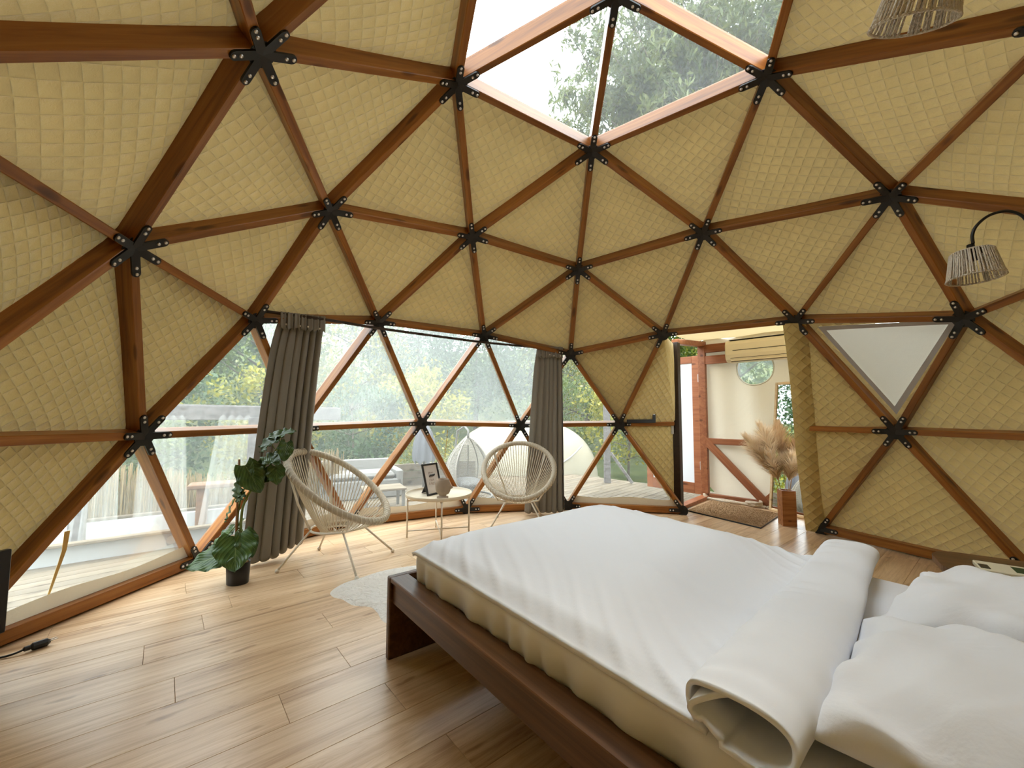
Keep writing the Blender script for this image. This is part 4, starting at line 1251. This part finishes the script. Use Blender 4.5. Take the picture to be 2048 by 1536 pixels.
MB().tube([cr(st1, t) for t in np.linspace(0, 1, 30)], [.011 - .006 * t for t in np.linspace(0, 1, 30)], 8).build('stem', 'stem', pl, True)
st2 = [(-.03, .0, .13), (-.03, .015, .35), (-.025, .01, .5), (-.01, .02, .62), (.03, .02, .72)]
MB().tube([cr(st2, t) for t in np.linspace(0, 1, 24)], [.009 - .004 * t for t in np.linspace(0, 1, 24)], 8).build('stem', 'stem', pl, True)
def leaf_blade(base, tip, width, up, stem_from, curl=.12, parent=pl):
    base, tip = Vector(base), Vector(tip); ax = tip - base; L = ax.length; ax.normalize()
    upv = Vector(up); upv = (upv - ax * upv.dot(ax)).normalized(); sd = upv.cross(ax)
    nu, nv = 14, 16; vs = []; fs = []; uvs = []
    for j in range(nv + 1):
        v = j / nv
        # heart shaped outline: half width along the length
        w = width / 2 * (math.sin(math.pi * min(1, (v * .93 + .07)) ** .72) ** .8) * (1.0 if v < .999 else 0.02)
        back_ = .16 * L * max(0, 1 - v / .22) ** 1.5
        for i in range(nu + 1):
            u = i / nu * 2 - 1
            p = base + ax * (v * L - back_ * abs(u) ** 1.5) + sd * (u * w) + upv * (-curl * L * v * v + .10 * width * abs(u) ** 1.4 - .05 * L * abs(u) ** 3 + .012 * math.sin(v * 20) * abs(u) ** 2)
            vs.append(p); uvs.append((u, v))
    W_ = nu + 1
    for j in range(nv):
        for i in range(nu): fs.append((j * W_ + i, j * W_ + i + 1, (j + 1) * W_ + i + 1, (j + 1) * W_ + i))
    me = bpy.data.meshes.new('leaf'); me.from_pydata(vs, [], fs)
    uv = me.uv_layers.new(name='UVMap'); idx = np.empty(len(me.loops), np.int32); me.loops.foreach_get('vertex_index', idx)
    uv.data.foreach_set('uv', np.array(uvs, np.float32)[idx].ravel())
    o = obj('leaf', me, 'plant', parent, True, fix=False)
    s = Vector(stem_from); mid = s.lerp(base, .55) + Vector((0, 0, .03))
    MB().tube([s, mid, base + ax * .02], .004, 6).build('leaf_stalk', 'stem', o, True)
    return o
# low leaves over the pot
leaf_blade((-.02, -.05, .24), (-.27, -.16, .17), .20, (-.1, -.75, .65), (0, 0, .30))
leaf_blade((.00, -.04, .34), (.06, -.14, .13), .27, (.25, -.93, .25), (0, 0, .36))
leaf_blade((.04, -.02, .36), (.135, -.06, .20), .15, (.5, -.8, .3), (0, 0, .34))
leaf_blade((-.06, -.01, .36), (-.24, .0, .22), .17, (-.4, -.6, .7), (0, 0, .38))
leaf_blade((-.03, .05, .40), (-.19, .10, .30), .13, (-.3, -.5, .8), (0, 0, .42))
# middle small leaves
leaf_blade((-.06, .0, .56), (-.16, .04, .42), .09, (-.8, -.5, .2), (-.02, 0, .6))
leaf_blade((-.01, -.02, .70), (-.03, -.03, .58), .09, (-.3, -.9, .3), (.0, 0, .64))
leaf_blade((.03, -.02, .65), (-.01, -.05, .58), .08, (-.2, -.9, .4), (.03, 0, .66))
# tall leaves
leaf_blade((.035, -.03, .84), (.17, -.06, .65), .19, (.1, -.9, .45), (.10, .03, .76))
leaf_blade((.10, .0, .86), (.155, -.02, .69), .12, (.7, -.6, .3), (.11, .03, .78))
leaf_blade((.16, .0, .90), (.30, -.05, .86), .11, (.0, -.45, .9), (.17, .05, .88))
leaf_blade((.30, .02, .92), (.13, -.02, .86), .12, (.0, -.6, .8), (.2, .05, .9))
leaf_blade((.24, .0, .83), (.27, -.03, .70), .13, (.2, -.95, .1), (.2, .05, .86))
leaf_blade((.19, .02, .80), (.13, .0, .69), .10, (-.4, -.9, .1), (.17, .05, .84))
leaf_blade((.27, .0, 1.06), (.13, -.05, .98), .12, (-.4, -.8, .45), (.24, .06, .99))
leaf_blade((.20, .02, 1.05), (.37, .0, 1.10), .12, (.1, -.5, .85), (.24, .06, .99))
leaf_blade((.30, .02, 1.0), (.32, -.04, .87), .11, (.5, -.85, .2), (.24, .06, .98))
leaf_blade((.16, .03, .97), (.10, .02, .93), .06, (-.2, -.7, .7), (.20, .05, .95))

# ------------------------------------------------------------------ rug
rg_ = thing('fleece_rug', 'pale grey fleece rug with a wavy edge by the foot of the bed', 'rug')
outl = [(-1.83, .72), (-1.80, .86), (-1.70, .98), (-1.58, 1.11), (-1.36, 1.22), (-1.1, 1.30), (-.85, 1.27), (-.6, 1.12), (-.5, .9), (-.62, .62), (-.8, .40), (-1.0, .28), (-1.20, .25), (-1.34, .31), (-1.42, .43), (-1.49, .50), (-1.60, .52), (-1.70, .60), (-1.78, .64)]
def smooth_loop(P_, m=6):
    out = []; n = len(P_)
    for i in range(n):
        p0, p1, p2, p3 = [Vector((*P_[(i + k) % n], 0)) for k in (-1, 0, 1, 2)]
        for k in range(m):
            u = k / m; out.append(.5 * ((2 * p1) + (p2 - p0) * u + (2 * p0 - 5 * p1 + 4 * p2 - p3) * u * u + (3 * p1 - p0 - 3 * p2 + p3) * u ** 3))
    return out
lp = smooth_loop(outl); cc = sum(lp, Vector()) / len(lp)
mb = MB(); n = len(lp); vs = []; mr = 10
for j in range(mr + 1):
    f = j / mr
    for p in lp:
        q = p.lerp(cc, f); h = .016 * min(1, (f * 8) ** .5) if f > 0 else .0; vs.append((q.x, q.y, h + .002 * math.sin(q.x * 37) * math.sin(q.y * 41) * (f > 0)))
mb.add(vs, [(j * n + k, j * n + (k + 1) % n, (j + 1) * n + (k + 1) % n, (j + 1) * n + k) for j in range(mr) for k in range(n)])
mb.build('hide', 'rug', rg_, True)

# ------------------------------------------------------------------ television edge and plug
tv = thing('television', 'black flat screen panel at the dome wall beside the lowest strut', 'television', (-2.85, -.30, .25), R(82))
MB().box((-.32, 0, .18), (.64, .03, .36), None, .004).build('screen', 'black', tv)
MB().box((-.32, -.02, -.02), (.20, .02, .12)).box((-.32, -.02, -.09), (.20, .02, .06)).box((-.32, -.02, -.235), (.34, .18, .02)).box((-.32, -.02, -.17), (.06, .02, .15)).build('stand', 'black', tv)
pg = thing('power_plug', 'black power plug with two pins lying on the floor with its cable', 'plug', (-3.04, .03, .02), R(60))
MB().box((0, 0, .0), (.075, .036, .036), None, .012).box((-.045, 0, 0), (.03, .022, .022), None, .006).build('plug_body', 'black', pg)
for s in (-1, 1): MB().tube([(.03, s * .010, .004), (.062, s * .010, .006)], .0024, 6).build('pin', 'zinc', pg, True)
MB().tube([cr([(-.05, 0, 0), (-.10, .01, -.010), (-.18, .06, -.014), (-.26, .16, -.014), (-.32, .30, -.014)], t) for t in np.linspace(0, 1, 24)], .0055, 8).build('cable', 'black', pg, True)

# ------------------------------------------------------------------ cord wound lamps
def lamp(label, loc, rz, tilt, yaw_):
    t = thing('wall_lamp', label, 'lamp', loc, rz, 'cord wound bedside lamps')
    sh = bpy.data.objects.new('shade', None); COL.objects.link(sh); sh.parent = t; sh.rotation_euler = (tilt, 0, 0)
    r0, r1, h = .083, .113, .15
    for rh, zh in ((r1, 0), (r0, h)): MB().tube([(rh * math.cos(a), rh * math.sin(a), zh) for a in np.linspace(0, 2 * math.pi, 41)[:-1]], .0045, 6, closed=True).build('hoop', 'shade_rope', sh, True)
    mb = MB(); N = 54; lr = random.Random(int(abs(loc[0]) * 100))
    for k in range(N):
        a = 2 * math.pi * k / N + lr.uniform(-.03, .03); b = a + lr.uniform(-.03, .03)
        if lr.random() < .10: continue
        mb.tube([(r1 * math.cos(a) * 1.03, r1 * math.sin(a) * 1.03, -.003), (r1 * .9 * math.cos(a) + r0 * .1 * math.cos(b), r1 * .9 * math.sin(a) + r0 * .1 * math.sin(b), h * .1), (r0 * 1.04 * math.cos(b), r0 * 1.04 * math.sin(b), h)], .0042, 5)
        if lr.random() < .4: mb.tube([(r1 * .96 * math.cos(a + .05), r1 * .96 * math.sin(a + .05), -.003), (r0 * .95 * math.cos(b + .05), r0 * .95 * math.sin(b + .05), h)], .0036, 5)
    tag(mb.build('cord_winding', 'shade_rope', sh, True), kind='stuff')
    MB().lathe([(0, h + .018), (.02, h + .017), (.05, h + .010), (.064, h - .002), (.060, h - .004), (0, h + .008)], 24).lathe([(.0, h + .045), (.016, h + .045), (.018, h + .015)], 16).lathe([(0, h - .05), (.018, h - .05), (.020, h)], 16).build('cap', 'black', sh, True)
    d = Vector((math.cos(yaw_), math.sin(yaw_), 0)); hh = h + .045
    top = Vector((0, 0, hh))
    arm = [top, top + Vector((0, 0, .05)), top + d * .02 + Vector((0, 0, .10)), top + d * .07 + Vector((0, 0, .145)), top + d * .135 + Vector((0, 0, .155)), top + d * .19 + Vector((0, 0, .12)), top + d * .22 + Vector((0, 0, .05)), top + d * .25 + Vector((0, 0, -.04)), top + d * .34 + Vector((0, 0, -.10))]
    MB().tube([cr(arm, s) for s in np.linspace(0, 1, 50)], .0075, 8).build('gooseneck', 'black', t, True)
    e = arm[-1]; MB().tube([e, e + d * .02], .05, 20).build('wall_plate', 'black', t, True)
    return t
lamp('cord wound lamp on a black gooseneck arm, lower of the two', (1.955, .03, 1.975), 0, R(-4), R(-28))
lamp('cord wound lampshade cut off at the top of the picture', (.73, -.92, 2.52), 0, R(26), R(-60))

# ------------------------------------------------------------------ outside: ground, deck, timber
gr = MB()
def hill(u, v):
    x = -45 + 90 * u; y = -30 + 90 * v; d = math.hypot(x, y)
    z = -.65 + 9.0 * sm(13, 48, d) * (1 if y > -8 else .3) + .25 * math.sin(x * .35) * math.sin(y * .31) * sm(8, 14, d)
    return (x, y, z)
gr.grid(hill, 60, 60); tag(gr.build('ground', 'ground', None, True), 'grassy ground rising to a hillside beyond the deck', None, None, 'structure')
deck = struct('floor_deck', 'weathered timber deck boards around the dome')
DA = R(47); DD = Vector((math.cos(DA), math.sin(DA), 0)); DN = Vector((-DD.y, DD.x, 0))
for k in range(-23, 47):
    wdt = .118; c = .06 + k * (wdt + .009)
    a0, a1 = -2.6 + .02 * math.sin(k * 3.1), 5.4
    L_ = a1 - a0
    o = MB().box((0, 0, -.015), (L_, wdt, .03), None, .003).build('deck_board', 'deck', deck)
    o.location = DD * ((a0 + a1) / 2) + DN * c + Vector((0, 0, -.075)); o.rotation_euler = (0, 0, DA)

def post(name, label, loc, h, w, m='grey_timber', brace_=None):
    t = thing(name, label, 'post', loc)
    MB().box((0, 0, h / 2), (w, w, h), None, .006).build('upright', m, t)
    if brace_: MB().bar(brace_[0], brace_[1], .05, .05, (0, 0, 1), .004).build('brace', m, t)
    return t
post('timber_post', 'weathered deck post with a slanting brace near the entrance', (1.19, 5.66, -.075), 2.9, .11, brace_=((.06, -.02, .56), (.42, -.16, .02)))

# pergola beam with sheer curtains over the tub
pg_ = thing('pergola', 'low grey timber pergola over the outdoor tub', 'pergola')
b0, b1 = Vector((-4.75, 1.62, 1.22)), Vector((-2.75, 3.02, 1.20))
MB().bar(b0, b1, .06, .15, UPV, .004).build('beam', 'grey_timber', pg_)
MB().bar(b0 + Vector((-.1, .12, .075)), b1 + Vector((-.1, .12, .06)), .16, .04, UPV, .004).build('cap_board', 'grey_timber', pg_)
for p in (Vector((-3.50, 2.50, 0)), Vector((-4.62, 1.72, 0))):
    MB().box((p.x, p.y, .54), (.11, .11, 1.24), Matrix.Rotation(R(35), 3, 'Z'), .005).build('upright', 'grey_timber', pg_)
bd = (b1 - b0).normalized(); bn = Vector((-bd.y, bd.x, 0))
def sheer(label, s0, s1, t0, t1, z1, seed, folds):
    t = thing('sheer_curtain', label, 'curtain', (0, 0, 0), 0, 'sheer curtains on the pergola')
    ph = seed * 1.7
    def f(u, v):
        s = (s0 + (s1 - s0) * u) * (1 - v) + (t0 + (t1 - t0) * u) * v
        p = b0 + bd * s - bn * .05; k = .02 + .03 * v
        p = p - bn * (k * math.sin(u * folds * 6.28 + ph)) ; return (p.x, p.y, 1.15 * (1 - v) + z1 * v + (.04 * abs(math.sin(u * folds * 3.14)) * (1 - v) ** 6))
    mb = MB(); mb.grid(f, 60, 16); mb.build('voile', 'sheer', t, True)
sheer('sheer white curtain hanging at the far end of the pergola from the window', .20, .42, .12, .46, .0, 1, 4)
sheer('sheer white curtain hanging in the middle of the pergola', .58, .92, .55, .98, .0, 2, 5)
sheer('sheer white curtain gathered towards the pergola post', 1.20, 1.50, 1.06, 1.42, .0, 3, 4)

tub = thing('outdoor_tub', 'white outdoor tub sunk beside the deck with a chrome jet', 'tub', (-4.27, 2.11, -.08), R(38))
def tubp(hx, hy, r): return rr_poly(hx, hy, r, 6)
mb = MB(); oo = tubp(.98, .46, .10); ii = tubp(.90, .38, .14); n = len(oo); ib = tubp(.75, .25, .12)
vs = [(x, y, 0) for x, y in oo] + [(x, y, .16) for x, y in oo] + [(x, y, .16) for x, y in ii] + [(x, y, -.25) for x, y in ib]
fs = [(r_ * n + i, r_ * n + (i + 1) % n, (r_ + 1) * n + (i + 1) % n, (r_ + 1) * n + i) for r_ in range(3) for i in range(n)] + [tuple(3 * n + i for i in range(n))]
mb.add(vs, fs); mb.build('shell', 'tub', tub, False)
mb = MB().tube([(.18, -.455, .085), (.18, -.475, .085)], .04, 20); mb.build('jet', 'zinc', tub)
for sy in (-.50, .50): MB().bar((-1.0, sy, .175), (1.0, sy, .175), .08, .025, UPV, .004).build('rim_board', 'deck', tub)
rf = thing('reed_fence', 'dry straw coloured reed fence behind the outdoor tub', 'fence')
mb = MB(); rr_ = random.Random(2)
for k in range(1000):
    s = k / 1000; p = Vector((-5.6, 1.9, 0)).lerp(Vector((-3.2, 4.1, 0)), s) + Vector((rr_.uniform(-.04, .04), rr_.uniform(-.04, .04), 0)); h = .45 + .12 * math.sin(s * 8) + rr_.uniform(-.12, .12)
    q = p + Vector((rr_.uniform(-.09, .09), rr_.uniform(-.09, .09), h)); mb.tube([(p.x, p.y, -.65), tuple(q)], [.007, .004], 4)
tag(mb.build('reeds', 'reed', rf), kind='stuff')
lg = thing('log_seat', 'rough brown log bench behind the sheer curtains', 'bench', (-3.98, 2.72, -.1), R(30))
for sx in (-.18, .30): MB().box((sx, 0, .22), (.10, .16, .50), None, .01).build('leg', 'log', lg)
MB().box((.06, 0, .48), (.75, .26, .05), None, .01).build('seat', 'log', lg)

# egg chair
eg = thing('egg_chair', 'pale wicker egg-shaped hanging chair outside the window', 'chair', (-1.28, 4.35, -.075), R(-55))
mb = MB(); ribs = MB()
def egg(z): t = z / .92; return .33 * math.sin(math.pi * min(1, max(0, t)) ** .85) ** .75
for k in range(46):
    z = .03 + k * .019; r = egg(z)
    half = 62 if .16 < z < .80 else 20
    mb.tube([(r * math.cos(R(a)), r * math.sin(R(a)), z + .004 * math.sin(a * .3)) for a in np.linspace(half, 360 - half, 30)], .008, 4)
for a in np.linspace(62, 298, 9):
    ribs.tube([(egg(z) * math.cos(R(a)), egg(z) * math.sin(R(a)), z) for z in np.linspace(.02, .90, 18)], .011, 6)
tag(mb.build('weave', 'wicker', eg), kind='stuff'); ribs.build('ribs', 'wicker', eg, True)
MB().tube([(-.42, 0, 0), (-.45, 0, .6), (-.36, 0, 1.0), (-.12, 0, 1.08), (0, 0, 1.02), (0, 0, .90)], .018, 8).tube([(.38 * math.cos(a), .38 * math.sin(a), .012) for a in np.linspace(0, 6.283, 29)[:-1]], .016, 8, closed=True).build('stand', 'wicker_grey', eg, True)
MB().sphere((-.03, 0, .20), .25, 16, 10, (1, 1, .38)).build('seat_cushion', 'cushion', eg, True)

# tent
tn = thing('dome_tent', 'large cream canvas dome tent standing on the deck outside', 'tent', (-.32, 8.2, -.35))
prof = [(1.85 * math.cos(R(a)) ** .75, 1.38 * math.sin(R(a))) for a in np.linspace(0, 88, 16)] + [(0, 1.385)]
MB().lathe([(1.9, 0)] + prof, 20, fn=lambda p, a: (p[0] * (1 - .025 * abs(math.sin(a * 5))), p[1] * (1 - .025 * abs(math.sin(a * 5))), p[2])).build('canopy', 'tent', tn, True)
MB().tube([cr([(.05, -1.86, .38), (.5, -1.70, .42), (.95, -1.40, .60), (1.3, -1.05, .85)], t) for t in np.linspace(0, 1, 20)], .018, 6).build('guy_strap', 'border', tn, True)
MB().box((.30, -1.95, .22), (.34, .25, .48), None, .02).build('porch_box', 'umbrella', tn)

# garden furniture seen through the panes
sf = thing('garden_sofa', 'grey wicker garden sofa with a white cushion on the deck', 'sofa', (-2.95, 4.35, -.075), R(28))
MB().box((0, 0, .14), (1.15, .62, .28), None, .02).build('seat_base', 'wicker_grey', sf)
MB().box((0, .28, .36), (1.15, .10, .36), Matrix.Rotation(R(-8), 3, 'X'), .02).build('backrest', 'wicker_grey', sf)
for s in (-1, 1): MB().box((s * .54, 0, .26), (.10, .62, .30), None, .02).build('armrest', 'wicker_grey', sf)
MB().box((0, -.03, .33), (.95, .55, .10), None, .04).build('cushion', 'cushion', sf, False)
gt = thing('garden_table', 'low pale garden table in front of the wicker sofa', 'table', (-2.35, 3.55, -.075), R(28))
MB().box((0, 0, .27), (.55, .40, .03), None, .006).build('table_top', 'deck', gt)
for sx in (-1, 1):
    for sy in (-1, 1): MB().box((sx * .24, sy * .16, .13), (.035, .035, .26)).build('leg', 'wicker_grey', gt)
tw = struct('wall_planter', 'low weathered timber planter wall at the edge of the deck')
for k in range(3):
    MB().bar((-4.6, 4.3, -.02 + k * .13), (-1.3, 5.9, -.02 + k * .13), .05, .12, UPV, .004).build('plank', 'deck', tw)
pr = thing('parasol', 'closed grey parasol beyond the garden sofa', 'parasol', (-2.10, 5.0, -.075))
MB().tube([(0, 0, 0), (0, 0, 1.2)], .022, 8).build('pole', 'grey_timber', pr, True)
MB().lathe([(.17, .45), (.18, .6), (.16, .8), (.12, .95), (.05, 1.1), (0, 1.14)], 48, fn=lambda p, a: (p[0] * (1 + .16 * math.sin(a * 8)), p[1] * (1 + .16 * math.sin(a * 8)), p[2] + .04 * math.sin(a * 8) * (p[2] < .6))).build('folded_canopy', 'umbrella', pr, True)

TAPE = [(-3.206, .282, .524), (-3.229, .295, .411), (-3.248, .291, .327), (-3.272, .284, .216), (-3.294, .278, .119)]
THREAD = [(-1.353, 2.712, 1.019), (-1.368, 2.744, .87), (-1.394, 2.779, .691)]
tn_ = thing('yellow_tape', 'yellow tape hanging outside the lowest left window pane', 'tape')
mb = MB(); pts = [Vector(p) for p in TAPE]
for i in range(len(pts) - 1):
    w0, w1 = (.013 - .0022 * i), (.013 - .0022 * (i + 1)); d = Vector((0.3, .95, 0))
    mb.add([pts[i] - d * w0, pts[i] + d * w0, pts[i + 1] + d * w1, pts[i + 1] - d * w1], [(0, 1, 2, 3)])
o = mb.build('strip', 'twine', tn_); o.modifiers.new('thick', 'SOLIDIFY').thickness = .002
tg_ = thing('loose_thread', 'thin yellow thread hanging outside the middle window pane', 'thread')
MB().tube(THREAD, .003, 5).build('thread_line', 'twine', tg_)

# ------------------------------------------------------------------ trees and shrubs
def leaves_mesh(name, centers, size, aspect, rg, droop=.3):
    n = len(centers); c = np.asarray(centers)
    ax = rg.normal(size=(n, 3)); ax[:, 2] -= droop; ax /= np.linalg.norm(ax, axis=1)[:, None]
    up = rg.normal(size=(n, 3)); up[:, 2] += 1.2
    sd = np.cross(up, ax); sd /= np.linalg.norm(sd, axis=1)[:, None] + 1e-9
    L = size * rg.uniform(.6, 1.25, n)[:, None]; W = L * aspect
    v = np.empty((n, 4, 3)); v[:, 0] = c - ax * L / 2; v[:, 1] = c + sd * W / 2 - ax * L * .05; v[:, 2] = c + ax * L / 2; v[:, 3] = c - sd * W / 2 - ax * L * .05
    me = bpy.data.meshes.new(name); me.vertices.add(4 * n); me.vertices.foreach_set('co', v.astype(np.float32).ravel())
    me.loops.add(4 * n); me.loops.foreach_set('vertex_index', np.arange(4 * n, dtype=np.int32))
    me.polygons.add(n); me.polygons.foreach_set('loop_start', np.arange(0, 4 * n, 4, dtype=np.int32)); me.polygons.foreach_set('loop_total', np.full(n, 4, np.int32))
    me.update(calc_edges=True); me.validate(); return me
def crown_pts(rg, nclump, per, rad, spread):
    d = rg.normal(size=(nclump, 3)); d /= np.linalg.norm(d, axis=1)[:, None]
    r = rg.uniform(.45, 1.0, nclump)[:, None] ** .6
    cl = d * r * np.asarray(rad)
    p = np.repeat(cl, per, 0) + rg.normal(size=(nclump * per, 3)) * np.asarray(spread)
    return p, cl
def tree(name, label, loc, h, rad, m, seed, nclump=60, per=60, size=.22, aspect=.5, group=None, trunk=True, trunk_r=.12):
    rg = np.random.default_rng(seed); t = thing(name, label, 'tree' if trunk else 'shrub', loc, 0, group)
    p, cl = crown_pts(rg, nclump, per, rad, (rad[0] * .13, rad[1] * .13, rad[2] * .10)); cz = h - rad[2] * .85
    p[:, 2] += cz; cl[:, 2] += cz
    tag(obj('foliage', leaves_mesh('foliage', p, size, aspect, rg), m, t, fix=False), kind='stuff')
    mb = MB(); mb.tube([(0, 0, -.3), (.05 * rad[0], .03, h * .35), (0, 0, h * .8)], [trunk_r, trunk_r * .75, trunk_r * .3], 8)
    for k in range(0, nclump, max(1, nclump // 14)):
        z = min(max(.2 * h, cl[k][2] - .25 * rad[2]), h * .75)
        mb.tube([(0, 0, z), tuple((cl[k] * np.array([.5, .5, 0]) + np.array([0, 0, (z + cl[k][2]) / 2]))), tuple(cl[k])], [trunk_r * .4, trunk_r * .25, trunk_r * .1], 5)
    mb.build('trunk', 'bark', t, True); return t
SH = [(-11.5, 3.6, 3.0, 'leaf_a', 'shrub far to the side behind the pergola'), (-9.6, 5.2, 3.2, 'leaf_b', 'yellow green shrub behind the pergola beam'), (-8.0, 6.6, 2.9, 'leaf_c', 'dark shrub between pergola and planter wall'),
      (-6.3, 7.4, 2.4, 'leaf_b', 'yellow green shrub above the timber planter'), (-4.6, 8.2, 2.3, 'leaf_c', 'blue green shrub behind the garden sofa'), (-3.0, 8.8, 2.6, 'leaf_b', 'bright shrub behind the parasol'),
      (2.6, 9.4, 2.7, 'leaf_b', 'bright shrub to the side of the tent'), (4.4, 9.0, 2.6, 'leaf_a', 'green shrub behind the open entrance door'), (.9, 10.6, 2.6, 'leaf_a', 'green shrub just behind the tent'), (-7.4, 4.3, 1.7, 'leaf_a', 'low shrub by the reed fence')]
for k, (x, y, h, m, lab) in enumerate(SH):
    tree('shrub', lab, (x, y, -.65), h + .3, (1.35, 1.2, h * .52), m, 100 + k, 46, 75, .13, .5, 'shrubs around the deck', False, .04)
TR_ = [(-17, 4, 8.5, 'leaf_c'), (-15, 8.5, 9, 'leaf_a'), (-12.5, 11.5, 8.0, 'leaf_c'), (-10, 13.5, 8.5, 'leaf_a'), (-7.5, 15.5, 7.0, 'leaf_b'), (-5, 17, 7.5, 'leaf_c'), (-2.4, 18, 7.0, 'leaf_c'), (.2, 18.5, 7.2, 'leaf_a'), (2.8, 17, 6.6, 'leaf_b'), (5.2, 15.5, 7.2, 'leaf_b'), (7.6, 13, 8, 'leaf_a'),
       (-14, 20, 11, 'leaf_c'), (-8, 24, 11, 'leaf_c'), (-2, 26, 11, 'leaf_c'), (4, 25, 11, 'leaf_a'), (10, 20, 10, 'leaf_c'), (9.5, 8.5, 7, 'leaf_a'), (-13.5, 1.0, 8, 'leaf_a')]
WH = ['at the far side of the pergola', 'behind the pergola', 'above the pergola beam', 'beside the grey curtain', 'behind the garden sofa', 'above the planter wall', 'above the parasol', 'straight behind the tent', 'beside the tent', 'behind the deck post', 'behind the entrance door',
      'on the hillside above the pergola', 'on the hillside above the sofa', 'on the hillside above the egg chair', 'on the hillside above the tent', 'on the hillside above the entrance', 'seen through the porch', 'nearest the television side']
KD = {'leaf_a': 'mid green', 'leaf_b': 'yellow green', 'leaf_c': 'blue green'}
for k, ((x, y, h, m), wh) in enumerate(zip(TR_, WH)):
    far = k >= 11
    gz = hill((x + 45) / 90, (y + 30) / 90)[2]
    tree('tree', KD[m] + ' leafy tree ' + wh, (x, y, gz), h, (2.6 if not far else 3.6, 2.6 if not far else 3.4, h * .46), m, 200 + k, 90, 80 if not far else 60, .20 if not far else .34, .5, 'trees around the deck')
# tree overhanging the skylight
oh = thing('overhanging_tree', 'willowy tree with narrow leaves overhanging the skylight', 'tree', (5.6, 9.6, -.65))
rg = np.random.default_rng(77); base = np.array([5.6, 9.6, -.65]); trunk = MB(); LV = []
trunk.tube([(0, 0, 0), (-.1, -.2, 3.5), (-.5, -.6, 6.5), (-.8, -1.2, 9.5)], [.22, .17, .12, .05], 8)
for k in range(140):
    z0 = rg.uniform(4.5, 9.5); s = np.array([-.1 - .08 * z0, -.1 * z0, z0])
    tgt = np.array([rg.uniform(.3, 6.4), rg.uniform(4.8, 8.6), rg.uniform(5.6, 12.0)]) - base
    mid = (s + tgt) / 2 + np.array([0, 0, .6])
    P_ = [s, mid, tgt]; pts = [(1 - t) ** 2 * s + 2 * t * (1 - t) * mid + t * t * tgt for t in np.linspace(0, 1, 9)]
    trunk.tube([tuple(p) for p in pts], [.045 * (1 - t) + .006 for t in np.linspace(0, 1, 9)], 5)
    for j in range(26):
        t = rg.uniform(.35, 1.0); p = (1 - t) ** 2 * s + 2 * t * (1 - t) * mid + t * t * tgt
        q = p + rg.normal(0, .28, 3); trunk.tube([tuple(p), tuple(q)], [.006, .003], 3, cap=False)
        LV.append(p + (q - p) * rg.uniform(0, 1.15, 32)[:, None] + rg.normal(0, .07, (32, 3)))
trunk.build('trunk', 'bark', oh, True)
tag(obj('foliage', leaves_mesh('foliage', np.concatenate(LV), .19, .26, rg, .9), 'leaf_sky', oh, fix=False), kind='stuff')
